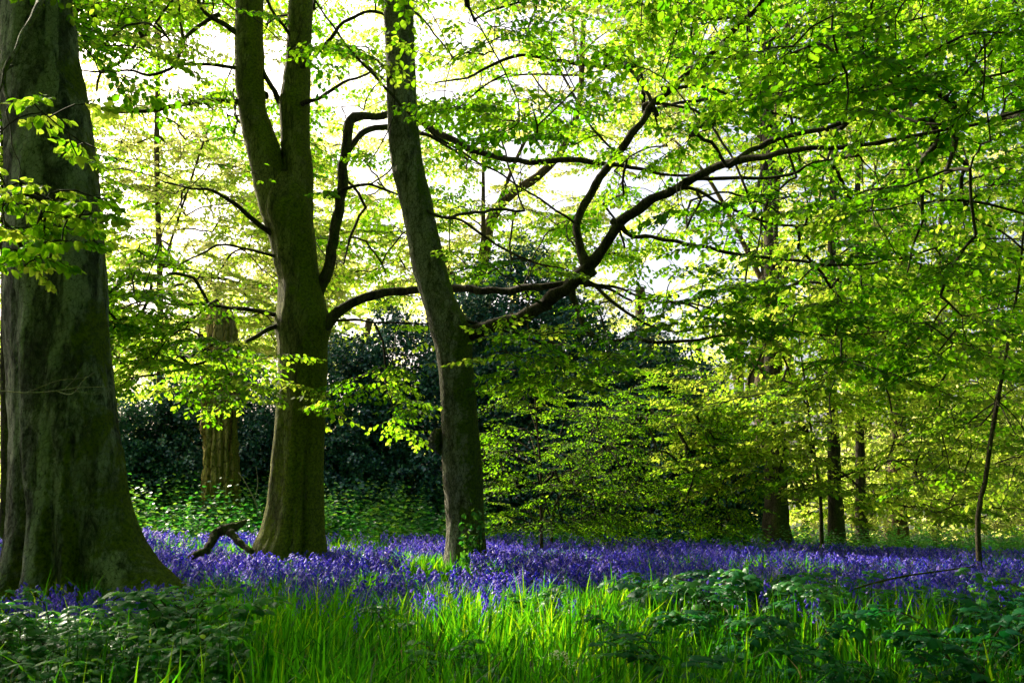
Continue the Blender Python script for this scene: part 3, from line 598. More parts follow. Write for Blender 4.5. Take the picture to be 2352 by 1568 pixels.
b3([(1365, 655, 12, 8), (1420, 662, 11.9, 7), (1500, 690, 11.7, 6), (1600, 700, 11.5, 5), (1750, 740, 11.3, 5), (1900, 770, 11, 4), (2050, 760, 10.8, 3)])
b3([(945, 470, 12.7, 9), (1000, 495, 12.6, 8), (1050, 502, 12.5, 7), (1100, 535, 12.4, 7), (1160, 575, 12.3, 6), (1220, 600, 12.2, 6), (1300, 618, 12, 4)])
b3([(725, 0, 11.2, 5), (790, 98, 11.2, 6), (850, 165, 11.3, 7), (895, 215, 11.4, 7), (950, 268, 11.6, 6), (1010, 320, 11.8, 6), (1100, 372, 11.9, 5), (1200, 432, 12, 5), (1290, 490, 12.1, 6), (1330, 520, 12.15, 7)], label='long thin branch slanting across the leaning trunk')
b3([(1500, 245, 11.8, 10), (1450, 160, 11.9, 10), (1384, 152, 12, 10), (1309, 145, 12.1, 10), (1234, 132, 12.2, 10), (1184, 130, 12.3, 9), (1134, 150, 12.4, 8), (1074, 178, 12.5, 6), (1000, 190, 12.6, 4)])
b3([(1545, 200, 11.6, 9), (1640, 205, 11.4, 8), (1740, 250, 11.2, 7), (1850, 275, 11, 6), (1900, 330, 10.9, 4)])
b3([(1500, 240, 11.8, 8), (1590, 250, 11.5, 7), (1640, 300, 11.3, 7), (1700, 400, 11.1, 6), (1730, 480, 11, 6), (1760, 530, 10.9, 4)])
b3([(1600, 150, 11.4, 9), (1700, 130, 11, 8), (1800, 110, 10.6, 7), (1920, 95, 10.2, 6), (2040, 60, 9.8, 5), (2200, 20, 9.4, 4)])
b3([(1250, 700, 12.4, 8), (1220, 690, 12.2, 5), (1210, 730, 12.1, 5), (1215, 790, 12, 4), (1150, 782, 11.9, 3)])
b3([(1084, 30, 10.5, 4), (1124, 100, 10.5, 4), (1164, 170, 10.6, 4), (1184, 225, 10.6, 4), (1194, 280, 10.7, 3.5), (1195, 375, 10.8, 3), (1188, 480, 10.9, 2)])
b3([(1425, 355, 12, 7), (1390, 330, 12.1, 6), (1330, 260, 12.2, 5), (1260, 220, 12.3, 5), (1220, 170, 12.4, 4)])
b3([(1084, 30, 10.5, 5), (1040, -80, 11, 8), (980, -160, 12, 12), (920, -200, Y3, 18)]); b3([(725, 0, 11.2, 6), (760, -120, 11.6, 10), (850, -260, 12.2, 14), (908, -340, Y3, 18)])
b3([(905, -450, Y3, 22), (1000, -560, 12.4, 18), (1150, -640, 12, 14), (1300, -700, 11.4, 8)]); b3([(905, -350, Y3, 20), (960, -420, 11.5, 16), (1050, -460, 10, 12), (1150, -480, 8.8, 7)])
tg = boxes([(960, 1500, 0, 420, 9.4, 13.4, 95), (1000, 1500, 420, 720, 11, 13.5, 40), (1450, 2400, -30, 330, 8.4, 13, 165), (1700, 2450, -30, 260, 6.8, 8.6, 55), (1500, 2400, 300, 700, 9, 13, 120), (1330, 2000, 640, 830, 10, 12.2, 45), (1900, 2450, 600, 860, 9, 12, 45),
            (1120, 1300, 560, 800, 9.8, 11, 8)])
tg = np.vstack([tg, boxes([(980, 1650, -40, 660, 14, 17, 130), (1600, 2400, -40, 620, 13, 16, 130)]), wboxes([(-2.5, 10, 2.5, 13, 6.5, 11, 260)])])
crown(t3, sk3, tg, M['beech'], (.85, 1.15), .38, .2)
def ivy_leaves(name, root, base, n, spread, h, m, size, label=None):
    mb = MB(); ms = MB(); k = 0
    for _ in range(max(3, n // 12)):
        e = base + np.array([rng.normal() * spread, -abs(rng.normal()) * spread * .6, h * rng.uniform(.5, 1.1)])
        C, rr = catmull([base + rng.normal(size=3) * .03, (base + e) / 2 + rng.normal(size=3) * .06, e], [.005, .004, .002], .05); tube(ms, C, rr, 4, cap=False)
        q = C[rng.integers(2, len(C), 12)]; put_leaves(mb, q, rng.normal(size=(12, 3)) + np.array([0, -.3, -.1]), rng.normal(size=(12, 3)) * .5 + np.array([0, 0, 1]), size * rng.uniform(.7, 1.2, 12), rng.uniform(.3, .9, 12), True, 1.2)
    build('stems', ms, M['twig'], root); build(name, mb, m, root)

# ================================================================== OTHER TREES
def bg_tree(name, label, cat, base_px, Y, w, path, bark, boxes_, leafm, scale, tint, group=None, nlimb=7, drop=.0, wb=None, lib=SPR, sides=14, tsd=.2, layer=True, top_w=.35):
    x0 = P(base_px, 1200, Y)[0]; g0 = float(G(x0, Y))
    root = thing(name, (x0, Y, g0), label, cat, group); sk = Skel()
    dpt = Y / math.cos(PITCH) * 1.0; r0 = w * .5 * dpt / F_PX
    pts = [np.array([x0, Y, g0 - .3])] + [P(a, b, Y + c) for a, b, c in path]
    n = len(pts); rad = [r0 * 1.25] + [r0 * (1 - (1 - top_w) * i / (n - 1)) for i in range(1, n)]
    C, rr = catmull(pts, rad, .25); mb = MB(); tube(mb, C, rr, sides, .12, seed=base_px * .1); build('trunk', mb, M[bark], root); sk.path(C, rr * .3)
    T = boxes(boxes_) if boxes_ else np.zeros((0, 3))
    if wb: T = np.vstack([T, wboxes(wb)])
    for i in range(nlimb):                                       # limbs toward scattered points of the crown
        if not len(T): break
        t = T[rng.integers(len(T))]; j = int(len(C) * rng.uniform(.3, .9)); a = C[j]
        e = a + (t - a) * .7; mid = (a + e) / 2 + np.array([0, 0, .12 * np.linalg.norm(e - a)])
        C2, r2 = catmull([a, mid, e], [rr[j] * .45, rr[j] * .3, rr[j] * .12], .25); m2 = MB(); tube(m2, C2, r2, 7, cap=False); build('branch', m2, M[bark], root); sk.path(C2, r2)
    crown(root, sk, T, leafm, scale, tint, tsd, lib, twig_r=.006, far=True, drop=drop, layer=layer)
    return root
GB = 'trees of the bright wood behind'
# far trees: tall trunks, crowns lit from behind
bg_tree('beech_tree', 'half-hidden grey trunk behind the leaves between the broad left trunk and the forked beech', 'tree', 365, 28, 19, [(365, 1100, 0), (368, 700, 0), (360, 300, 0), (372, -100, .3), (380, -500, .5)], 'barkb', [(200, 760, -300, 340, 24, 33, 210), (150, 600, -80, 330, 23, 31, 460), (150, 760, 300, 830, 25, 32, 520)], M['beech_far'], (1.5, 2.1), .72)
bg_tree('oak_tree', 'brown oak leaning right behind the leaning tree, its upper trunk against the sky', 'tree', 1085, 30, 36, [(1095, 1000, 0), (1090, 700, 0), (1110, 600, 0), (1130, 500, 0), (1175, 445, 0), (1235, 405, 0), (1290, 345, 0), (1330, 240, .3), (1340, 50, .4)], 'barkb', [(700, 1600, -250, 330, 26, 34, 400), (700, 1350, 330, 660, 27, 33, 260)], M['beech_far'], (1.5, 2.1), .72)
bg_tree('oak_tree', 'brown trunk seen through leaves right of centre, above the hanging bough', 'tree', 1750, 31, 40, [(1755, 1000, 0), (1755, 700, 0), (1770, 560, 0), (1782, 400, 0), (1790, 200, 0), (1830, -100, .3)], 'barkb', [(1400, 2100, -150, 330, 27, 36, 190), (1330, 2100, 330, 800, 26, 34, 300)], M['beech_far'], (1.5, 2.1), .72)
bg_tree('beech_tree', 'stout dark trunk at the right end of the holly, behind the bluebells', 'tree', 1782, 20, 58, [(1782, 1150, 0), (1780, 1000, 0), (1776, 800, 0), (1770, 500, 0), (1760, 100, 0), (1750, -300, 0)], 'barkd', [(1500, 2050, 640, 960, 17.5, 22, 140), (1560, 1850, 900, 1130, 16, 18.5, 75), (1450, 2100, -200, 600, 17, 22, 80), (1780, 2380, 640, 1190, 15.5, 19, 120)], M['beech'], (1.0, 1.35), .8)
bg_tree('beech_tree', 'mid-sized dark trunk right of the stout one, first of the pair at the field edge', 'tree', 1918, 22, 36, [(1918, 1150, 0), (1914, 1000, 0), (1908, 800, 0), (1912, 500, 0), (1930, 0, .2)], 'barkd', [(1780, 2250, 600, 1180, 19, 25, 150)], M['beech'], (1.1, 1.5), .78)
bg_tree('beech_tree', 'slimmer upright dark trunk, right one of the pair at the field edge', 'tree', 1977, 24, 27, [(1977, 1150, 0), (1975, 1000, 0), (1972, 800, 0), (1970, 500, 0), (1975, 0, .2)], 'barkd', [(1900, 2420, 500, 1180, 20, 28, 160)], M['beech'], (1.2, 1.6), .8)
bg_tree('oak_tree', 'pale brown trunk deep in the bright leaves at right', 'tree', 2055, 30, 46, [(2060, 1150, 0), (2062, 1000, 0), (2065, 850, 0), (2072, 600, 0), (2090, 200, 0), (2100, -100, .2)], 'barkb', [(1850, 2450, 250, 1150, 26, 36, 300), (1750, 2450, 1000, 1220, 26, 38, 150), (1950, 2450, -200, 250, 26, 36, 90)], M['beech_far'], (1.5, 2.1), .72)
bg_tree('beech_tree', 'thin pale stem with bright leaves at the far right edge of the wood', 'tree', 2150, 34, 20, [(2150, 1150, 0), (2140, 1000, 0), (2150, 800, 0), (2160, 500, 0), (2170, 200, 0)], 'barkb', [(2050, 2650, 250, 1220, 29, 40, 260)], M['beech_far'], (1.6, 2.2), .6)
bg_tree('beech_tree', 'slender dark sapling in front of the stout trunk, branching thinly', 'sapling', 1880, 18, 9, [(1885, 1150, 0), (1872, 1050, 0), (1858, 950, 0), (1845, 850, 0), (1830, 740, 0)], 'barkd', [(1760, 1990, 760, 1130, 17, 19.5, 40)], M['beech'], (.9, 1.2), .6, nlimb=3, sides=8)
bg_tree('beech_tree', 'leafy tree outside the left of the broad trunk, only its bright leaves showing', 'tree', -260, 20, 50, [(-260, 1100, 0), (-250, 700, 0), (-240, 200, 0), (-230, -300, 0)], 'barkd', [(-700, 60, 300, 1180, 16, 25, 200), (-700, 40, -300, 300, 16, 24, 110)], M['beech_far'], (1.3, 1.8), .5)
bg_tree('beech_tree', 'slim dark trunk just behind the left edge of the broad trunk', 'tree', 14, 15, 26, [(14, 1150, 0), (12, 900, 0), (12, 600, 0), (8, 300, 0), (2, 0, 0), (0, -300, 0)], 'barkd', [(-250, 60, -250, 500, 13, 17, 60)], M['beech'], (1.1, 1.4), .4, nlimb=3)
# slim dark sapling at the right
sp = bg_tree('beech_sapling', 'thin dark leaning sapling rising from the bluebells at the right edge', 'sapling', 2237, 12.5, 12, [(2246, 1190, 0), (2262, 1110, 0), (2276, 1010, 0), (2292, 920, 0), (2306, 840, 0), (2320, 760, 0), (2340, 650, 0), (2352, 520, 0), (2368, 380, 0)], 'barkd',
        [(2120, 2480, 560, 1170, 11.2, 14.5, 50)], M['beech'], (.8, 1.05), .5, nlimb=6, sides=10)
# layered saplings before the holly
bg_tree('beech_sapling', 'young tree with flat tiers of small yellow-green leaves, right of the leaning trunk', 'sapling', 1243, 16.2, 8, [(1243, 1150, 0), (1240, 1050, 0), (1232, 960, 0), (1228, 880, 0), (1222, 820, 0)], 'barkb', [(1100, 1440, 840, 1220, 15.0, 17.6, 190)], M['beech'], (.8, 1.15), .38, nlimb=8, lib=SPR_S, sides=8, top_w=.2, tsd=.12)
bg_tree('beech_sapling', 'leaning young tree with flat leaf tiers fanning toward the dark holly, right of centre', 'sapling', 1262, 17, 7, [(1275, 1160, 0), (1320, 1100, 0), (1370, 1040, 0), (1430, 990, 0), (1500, 940, 0)], 'barkb', [(1300, 1740, 930, 1228, 15.6, 18.2, 230), (1360, 1620, 820, 980, 16, 18.5, 60)], M['beech'], (.8, 1.15), .38, nlimb=8, lib=SPR_S, sides=8, top_w=.2, tsd=.12)

# --- dead snag
t5 = thing('dead_tree', (P(507, 1200, 21)[0], 21, float(G(P(507, 1200, 21)[0], 21))), 'rotten yellow-brown dead trunk standing before the holly, left of the forked beech', 'dead tree')
tb = [(694, 488, 500), (700, 482, 516), (708, 480, 526), (720, 480, 536), (760, 475, 544), (850, 472, 545), (920, 471, 544), (1000, 470, 545), (1080, 469, 545), (1130, 466, 546), (1180, 462, 550), (1230, 458, 552)]
mb = MB(); ring_trunk(mb, tb, 21, nth=80, nh=220, amp=.085, seed=12.4, flute=.07, zmin=0., creases=[(-1.1, .2, .12, 9), (-2.0, .16, .1, 9), (-1.55, .1, .06, 9), (-.6, .12, .1, 9)]); build('trunk', mb, M['snag'], t5)

# --- hollies: glossy dark masses, leaves through a shell
def holly(label, blobs, nleaf, base, size=.095, group='holly thicket behind the bluebells', name='holly_bush'):
    bx = P(base[0], 1200, base[1])[0]; root = thing(name, (bx, base[1], float(G(bx, base[1]))), label, 'bush', group)
    ml = MB(); mt = MB(); B = [(P(a, b, Y), rx / F_PX * Y, ry / F_PX * Y) for a, b, Y, rx, ry in blobs]; vol = np.array([x[1] * x[2] for x in B]); vol /= vol.sum()
    for (c, rx, rz), v in zip(B, vol):
        n = int(nleaf * v * 1.15); d = rng.normal(size=(n, 3)); d[:, 1] = -np.abs(d[:, 1]) * .9 + .35 * rng.normal(size=n); d /= np.linalg.norm(d, axis=1)[:, None]
        rr = np.where(rng.random(n) < .72, 1 - np.abs(rng.normal(size=n)) * .14, rng.uniform(.3, .95, n)); d[rng.random(n) < .15, 1] *= -1
        lump = np.array([1 + .50 * mnoise.noise(Vector(q * 2.3 + c)) + .34 * mnoise.noise(Vector(q * 6 + c)) for q in d])
        q = c + d * (rr * lump)[:, None] * np.array([rx, min(rx, rz) * .75, rz])
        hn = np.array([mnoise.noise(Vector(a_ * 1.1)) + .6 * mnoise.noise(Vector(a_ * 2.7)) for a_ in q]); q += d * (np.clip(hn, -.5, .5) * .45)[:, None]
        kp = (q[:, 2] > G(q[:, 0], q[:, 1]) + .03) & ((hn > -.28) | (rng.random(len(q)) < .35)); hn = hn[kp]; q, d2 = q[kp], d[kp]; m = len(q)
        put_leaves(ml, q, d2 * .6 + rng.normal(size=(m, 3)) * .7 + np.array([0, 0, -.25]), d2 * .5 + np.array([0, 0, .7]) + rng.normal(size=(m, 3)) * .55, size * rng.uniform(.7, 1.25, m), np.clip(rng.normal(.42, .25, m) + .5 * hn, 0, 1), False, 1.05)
        for _ in range(14):
            e = c + (lambda u: u / np.linalg.norm(u))(rng.normal(size=3)) * np.array([rx, rx * .6, rz]) * .93; a = np.array([c[0] + rng.normal() * .3, c[1] + .2, max(float(G(c[0], c[1])), c[2] - rz * .9)])
            C, r_ = catmull([a, (a + e) / 2 + rng.normal(size=3) * .2, e], [.035, .02, .008], .3); tube(mt, C, r_, 5, cap=False)
    build('stems', mt, M['barkd'], root); build('foliage', ml, M['holly'], root)
holly('low dark holly with shining leaves between the broad left trunk and the dead trunk', [(330, 1040, 22.5, 110, 150), (430, 1020, 23, 110, 150), (270, 1120, 22, 90, 100), (400, 1130, 22, 130, 90)], 42000, (360, 22.8))
holly('dark holly between the dead trunk and the forked beech', [(570, 1000, 23.5, 90, 150), (560, 1120, 23, 110, 110), (600, 1060, 22.5, 80, 130)], 24000, (575, 23.5))
holly('tall dark holly filling the gap between the forked beech and the leaning tree', [(800, 960, 23, 110, 190), (900, 900, 24, 120, 200), (960, 1020, 23, 110, 200), (800, 1120, 22.5, 120, 110), (930, 1140, 22.5, 120, 100), (700, 1060, 23.5, 100, 150)], 62000, (870, 23.6))
holly('tallest dark holly rising behind the leaning tree toward the brown oak', [(1190, 740, 26, 120, 170), (1090, 850, 25, 120, 180), (1290, 860, 25.5, 140, 180), (1170, 1000, 24.5, 160, 200), (1160, 1150, 24, 170, 110)], 66000, (1180, 25.5), .11)
holly('dark holly behind the tiered saplings, right of centre', [(1400, 980, 23.5, 150, 180), (1490, 1060, 22.5, 140, 160), (1380, 1130, 22, 160, 110), (1450, 880, 24.5, 120, 120)], 52000, (1420, 23.6))
holly('dark shaded holly ending beside the stout dark trunk', [(1600, 1060, 22, 120, 170), (1680, 1130, 21.5, 100, 120), (1560, 930, 23.5, 110, 120), (1550, 1160, 21.5, 130, 80)], 38000, (1620, 22.5))

# --- far wood closing the view
fw = MB(); ft = MB()
for Y in (46, 58):
    n = 420; px = rng.uniform(-500, 2900, n); top = 650 + 120 * np.sin(px * .006) + 60 * np.sin(px * .017)
    Pt = np.array([P(a, rng.uniform(t, 1150), Y + rng.uniform(-4, 4)) for a, t in zip(px, top)])
    Pt = Pt[gap_keep(Pt, True)]; n = len(Pt)
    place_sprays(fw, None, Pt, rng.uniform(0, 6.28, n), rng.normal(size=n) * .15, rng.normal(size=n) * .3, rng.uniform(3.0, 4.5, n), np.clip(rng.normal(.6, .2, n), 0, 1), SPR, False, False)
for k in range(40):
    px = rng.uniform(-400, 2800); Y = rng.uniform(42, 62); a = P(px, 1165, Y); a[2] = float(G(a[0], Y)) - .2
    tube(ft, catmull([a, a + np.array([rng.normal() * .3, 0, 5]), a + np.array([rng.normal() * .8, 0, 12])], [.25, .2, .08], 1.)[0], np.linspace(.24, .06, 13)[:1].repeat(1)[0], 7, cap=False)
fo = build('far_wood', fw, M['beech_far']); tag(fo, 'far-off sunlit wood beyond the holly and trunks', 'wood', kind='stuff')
fo2 = build('trunks', ft, M['barkb'], fo); fo2['kind'] = 'stuff'

# unseen wood behind, beside and above the camera, its leaves added to cut skylight
sw = MB(); n = 60000; a = rng.uniform(0, 2 * math.pi, n); rr_ = rng.uniform(9, 26, n)
q = np.stack([rr_ * np.cos(a), rr_ * np.sin(a) + 2, rng.uniform(.5, 15, n)], -1)
q = q[(q[:, 1] < 1.0) | ((np.abs(q[:, 0]) > q[:, 1] * .75 + 5) & (q[:, 0] > 0))]; n = len(q)
q2 = np.stack([rng.uniform(-13, 13, 5200), rng.uniform(-9, 5.5, 5200), rng.uniform(8, 14, 5200)], -1); q3 = np.stack([rng.uniform(-15, 3, 2200), rng.uniform(5, 12, 2200), rng.uniform(11, 15, 2200)], -1); q = np.vstack([q, q2, q3[gap_keep(q3, True)]]); n = len(q)
put_leaves(sw, q, rng.normal(size=(n, 3)) + np.array([0, 0, -.3]), rng.normal(size=(n, 3)) * .5 + np.array([0, 0, 1]), rng.uniform(.35, .7, n), rng.random(n), False, 1.2)
o_ = build('surrounding_shade_leaves', sw, M['beech']); tag(o_, 'unseen leaf masses of the wood around and above the viewpoint, added to block skylight', 'wood', kind='stuff')
# ================================================================== FLOOR PLANTS
def blocked(x, y):
    b = ((x - t1.location.x - .05) / .62) ** 2 + ((y - Y1) / .6) ** 2 < 1
    b |= ((x - P(670, 1240, Y2)[0]) / .5) ** 2 + ((y - Y2) / .45) ** 2 < 1
    b |= ((x - P(1068, 1240, Y3)[0]) / .3) ** 2 + ((y - Y3) / .3) ** 2 < 1
    b |= (x < -3.0) & (x > -3.9) & (np.abs(y - Y1) < .22)
    return b
def scatter(n, y0, y1, marg=1.06, pw=1.0):
    y = y0 + (y1 - y0) * rng.random(n) ** pw; x = (rng.random(n) * 2 - 1) * y * (CX / F_PX) * marg + rng.normal(size=n) * .1
    return x, y
def clump(x, y, s, k=0.):
    return np.array([mnoise.noise(Vector((a * s + k, b * s, k))) for a, b in zip(x, y)])
def blades(mb, x, y, h, wd, lean, seg=4, tint=None, dirn=None):
    n = len(x); z = G(x, y) - .02; a = rng.uniform(0, 2 * math.pi, n) if dirn is None else dirn; f = rng.uniform(0, math.pi, n)
    t = np.linspace(0, 1, seg + 1); lx, ly = np.cos(a), np.sin(a); wx, wy = np.cos(f), np.sin(f)
    off = lean[:, None] * h[:, None] * t ** 2.2; hh = h[:, None] * (t - .18 * lean[:, None] * t ** 3)
    prof = np.array([.75, 1.0, .95, .62, .04]) if seg == 4 else np.array([.8, 1, .7, .04])
    cx = x[:, None] + lx[:, None] * off; cy = y[:, None] + ly[:, None] * off; cz = z[:, None] + hh
    hw = wd[:, None] * .5 * prof
    L = np.stack([cx - wx[:, None] * hw, cy - wy[:, None] * hw, cz], -1); Rr = np.stack([cx + wx[:, None] * hw, cy + wy[:, None] * hw, cz], -1)
    V = np.stack([L, Rr], 2).reshape(n, -1, 3); m = V.shape[1]
    q = np.array([(2 * i, 2 * i + 1, 2 * i + 3, 2 * i + 2) for i in range(seg)])
    mb.add(V, q[None] + (np.arange(n) * m)[:, None, None], None, np.repeat(tint if tint is not None else rng.random(n), m))
# strap leaves of the bluebells / grass
gb = MB()
for n, y0, y1, h0, h1, wd in ((17000, 3.6, 8.2, .26, .46, .015), (21000, 7.6, 13, .22, .36, .016), (42000, 12.5, 21, .22, .37, .020)):
    x, y = scatter(n, y0, y1); c = clump(x, y, .9); c2 = clump(x, y, 3.5, 4.)
    right = sst(1.0, 2.6, x) * sst(9.5, 7, y) * .35 + sst(-1.0 - (y - 4.6) * .55, -1.7 - (y - 4.6) * .55, x) * sst(7.9, 7.4, y) * .85
    kp = (rng.random(n) > right) & ~blocked(x, y) & (c2 > -.38); x, y, c, c2 = x[kp], y[kp], c[kp], c2[kp]; m = len(x)
    h = rng.uniform(h0, h1, m) * (1 + .5 * c + .4 * c2)
    blades(gb, x, y, h, wd * rng.uniform(.7, 1.25, m), np.abs(rng.normal(.25, .25, m)), 4, np.clip(rng.normal(.38, .17, m) + c * .3, 0, 1), rng.normal(-1.2, 1.4, m))
tag(build('grass', gb, M['grass']), 'long green strap leaves and grass covering the wood floor', 'grass', kind='stuff')
M['straw'] = leaf_mat('dry_blade', [(.10, .07, .03), (.22, .16, .07), (.36, .28, .14)], [(.2, .14, .05), (.35, .27, .12), (.5, .4, .2)], .3)
db = MB(); x, y = scatter(1900, 4.0, 13); kp = ~blocked(x, y); x, y = x[kp], y[kp]; m = len(x)
blades(db, x, y, rng.uniform(.18, .42, m), rng.uniform(.006, .012, m), np.abs(rng.normal(.7, .45, m)), 4, rng.random(m))
tag(build('dry_grass', db, M['straw']), 'scattered brown dead blades and stems among the green', 'dead grass', kind='stuff')
# fine litter and small herbs under the carpet
hb = MB(); hs = MB()
def herbs(mb, ms, x, y, h, nl, size, tint=.5, up=.5, wide=1.2, fine=False):
    z0 = G(x, y)
    for a, b, z, hh in zip(x, y, z0, h):
        l = rng.normal(size=2) * .18 * hh; t = np.linspace(.25, 1, nl); pa = rng.uniform(0, 6.28) + np.arange(nl) * 2.4
        q = np.stack([a + l[0] * t, b + l[1] * t, z + hh * t], -1)
        d = np.stack([np.cos(pa), np.sin(pa), up * (t - .5) + rng.normal(size=nl) * .2], -1)
        put_leaves(mb, q, d, np.stack([rng.normal(size=nl) * .35, rng.normal(size=nl) * .35, np.ones(nl)], -1), size * (1.15 - .5 * t) * rng.uniform(.8, 1.2, nl), np.clip(tint + rng.normal(size=nl) * .15, 0, 1), fine, wide)
        if ms is not None: tube(ms, [(a, b, z - .02), (a + l[0] * .5, b + l[1] * .5, z + hh * .5), (a + l[0], b + l[1], z + hh)], [.0035, .003, .0015], 3, cap=False)
x, y = scatter(4200, 16.6, 22.0, 1.05); px_, py_ = proj(np.stack([x, y, G(x, y) + .5], -1))
kp = (px_ > 240) & (px_ < 1120) & ~blocked(x, y); x, y = x[kp], y[kp]
cc = clump(x, y, 1.1, 9.); kp = cc > -.22; x, y, cc = x[kp], y[kp], cc[kp]
for lo, hi, tn in ((-1, .0, .25), (.0, .2, .5), (.2, 1, .8)):
    k_ = (cc >= lo) & (cc < hi); herbs(hb, hs, x[k_], y[k_], np.clip(.3 + .5 * sst(16.5, 19.5, y[k_]) + .9 * cc[k_] + .2 * rng.normal(size=k_.sum()), .12, 1.3), 9, .135, tn)
x, y = scatter(3500, 18, 27, 1.05); px_, py_ = proj(np.stack([x, y, G(x, y) + .5], -1)); kp = px_ >= 1120; x, y = x[kp], y[kp]
herbs(hb, hs, x, y, .25 + .5 * rng.random(len(x)), 10, .10, .5)
u = build('undergrowth', hb, M['herb']); tag(u, 'low leafy undergrowth between the bluebells and the holly', 'undergrowth', kind='stuff')
us = build('stems', hs, M['stem'], u); us['kind'] = 'stuff'

# --- bluebells
def bluebell_proto(seed, nb=9, sides=5, seg=6):
    g = np.random.default_rng(seed); h = .34 + .05 * g.random(); ms = MB(); mf = MB()
    s = np.linspace(0, 1, seg); A = np.stack([.13 * np.clip(s - .5, 0, 1) ** 1.6 * 1.6, .01 * np.sin(s * 4), h * (s - .12 * np.clip(s - .6, 0, 1) ** 2)], -1)
    tube(ms, A, np.linspace(.0032, .0016, seg), 4 if sides > 4 else 3, cap=False, tint=.6)
    for k in range(nb):
        t = .56 + .44 * k / (nb - 1); q = np.array([np.interp(t, s, A[:, c]) for c in range(3)]); sd = (k % 2 * 2 - 1) * .011 + g.normal() * .006
        ln = .021 - .006 * (t > .92); out = .014 + .006 * g.random(); c0 = q + np.array([out * .5, sd * .5, .004]); c1 = q + np.array([out, sd * 1.2, -ln * .5]); c2 = q + np.array([out * 1.1, sd * 1.5, -ln])
        if sides > 4: tube(mf, np.array([c0, c0 * .4 + c1 * .6, c1, c2, c2 + np.array([.001, 0, -.001])]), [.003, .0062, .0066, .0078, .0105], sides, cap=False, tint=np.clip(.45 + .2 * g.normal(), 0, 1))
        else: tube(mf, np.array([c0, c1, c2]), [.004, .0075, .0105], sides, cap=False, tint=np.clip(.45 + .2 * g.normal(), 0, 1))
    return ms, mf
def merged(m): return np.concatenate(m.V), np.concatenate(m.Q), np.concatenate(m.A)
FAR = [tuple(merged(m) for m in bluebell_proto(50 + i, 9, 4, 4)) for i in range(8)]
NEAR = [tuple(m.mesh(nm, M[mt_]) for m, nm, mt_ in zip(bluebell_proto(80 + i, 11, 7, 7), ('stem', 'flowers'), ('stem', 'bell'))) for i in range(6)]
x, y = scatter(31000, 6.4, 20.5, 1.06, .85)
c = clump(x, y, .55, 2.) ; c2 = clump(x, y, 2.2, 7.)
px_, py_ = proj(np.stack([x, y, G(x, y) + .3], -1))
front = 9.1 + 1.8 * clump(x, y, .5, 11.) - 1.6 * sst(.8, 3.0, x) + 1.0 * sst(-2.5, -1, x) * sst(.6, -.4, x) * 0
dens = sst(front - 3.2, front + 2.8, y) * (.68 + 1.7 * c + 1.3 * c2) * (1 - .9 * sst(18.5, 20.0, y)) * np.where(px_ < 1100, 1 - .95 * sst(16.2, 17.8, y), 1); dens *= np.where((x < -4.2) & (y > 12.5) & (y < 15), .6, 1)
kp = (rng.random(len(x)) < dens) & ~blocked(x, y)
BX, BY = x[kp], y[kp]
xs = np.concatenate([rng.uniform(-4.6, -2.5, 95), rng.uniform(-3.2, -1.6, 12), rng.uniform(-1.2, .6, 18), rng.uniform(-4.9, -3.6, 40), rng.uniform(-2.2, 2.6, 26)]); ys = np.concatenate([rng.uniform(6.7, 7.6, 95), rng.uniform(6.6, 8, 12), rng.uniform(7.2, 8.8, 18), rng.uniform(6.6, 7.7, 40), rng.uniform(7.6, 8.8, 26)])
kp = ~blocked(xs, ys); xs, ys = xs[kp], ys[kp]
BX = np.concatenate([xs, BX]); BY = np.concatenate([ys, BY])
px_, py_ = proj(np.stack([BX, BY, G(BX, BY) + .3], -1)); near_key = np.where((px_ > 5) & (px_ < 2347), BY, 99) ; order = np.argsort(near_key)
near_i, far_i = order[:300], order[300:]
def bell_label(x, y):
    px = proj(np.array([[x, y, .3]]))[0][0]
    if y < 8.4 and px < 460: return 'bluebell with deep blue drooping flowers at the foot of the broad left trunk'
    if px < 700: return 'bluebell at the near edge of the carpet below the forked beech'
    if px < 1150: return 'bluebell in the grass in front of the leaning tree'
    if px < 1500: return 'bluebell beside the sunlit grass right of centre'
    if px < 1900: return 'bluebell rising from the brambles right of centre'
    return 'bluebell among the brambles toward the right edge'
for i in near_i:
    k = rng.integers(len(NEAR)); x_, y_ = float(BX[i]), float(BY[i])
    r = thing('bluebell', (x_, y_, float(G(x_, y_)) - .01), bell_label(x_, y_), 'flower', 'bluebells at the near edge of the drift')
    r.rotation_euler = (rng.normal() * .08, rng.normal() * .08, rng.uniform(0, 6.28)); sc = rng.uniform(.75, 1.15) * 1.1; r.scale = (sc, sc, sc)
    for nm, me in zip(('stem', 'flowers'), NEAR[k]):
        o = bpy.data.objects.new(nm, me); S.collection.objects.link(o); o.parent = r
bs = MB(); bf = MB(); kk = rng.integers(0, 8, len(far_i)); shade = clump(BX[far_i], BY[far_i], .9, 5.)
for k in range(8):
    I = far_i[kk == k]; n = len(I); a = rng.uniform(0, 6.28, n); s = rng.uniform(.55, 1.2, n) * np.where(BY[I] > 14, 1.05, 1.); fat = 1.45
    for (V, Q, A), mb_ in ((FAR[k][0], bs), (FAR[k][1], bf)):
        c_, s_ = np.cos(a)[:, None], np.sin(a)[:, None]
        W = np.stack([(V[None, :, 0] * c_ - V[None, :, 1] * s_) * fat, (V[None, :, 0] * s_ + V[None, :, 1] * c_) * fat, np.repeat(V[None, :, 2], n, 0)], -1) * s[:, None, None]
        W += np.stack([BX[I], BY[I], G(BX[I], BY[I]) - .01], -1)[:, None]
        tt = np.clip(np.repeat(rng.normal(0, .2, n) + .35 * shade[kk == k], len(V)) + np.tile(A, n), 0, 1)
        mb_.add(W, Q[None] + (np.arange(n) * len(V))[:, None, None], None, tt)
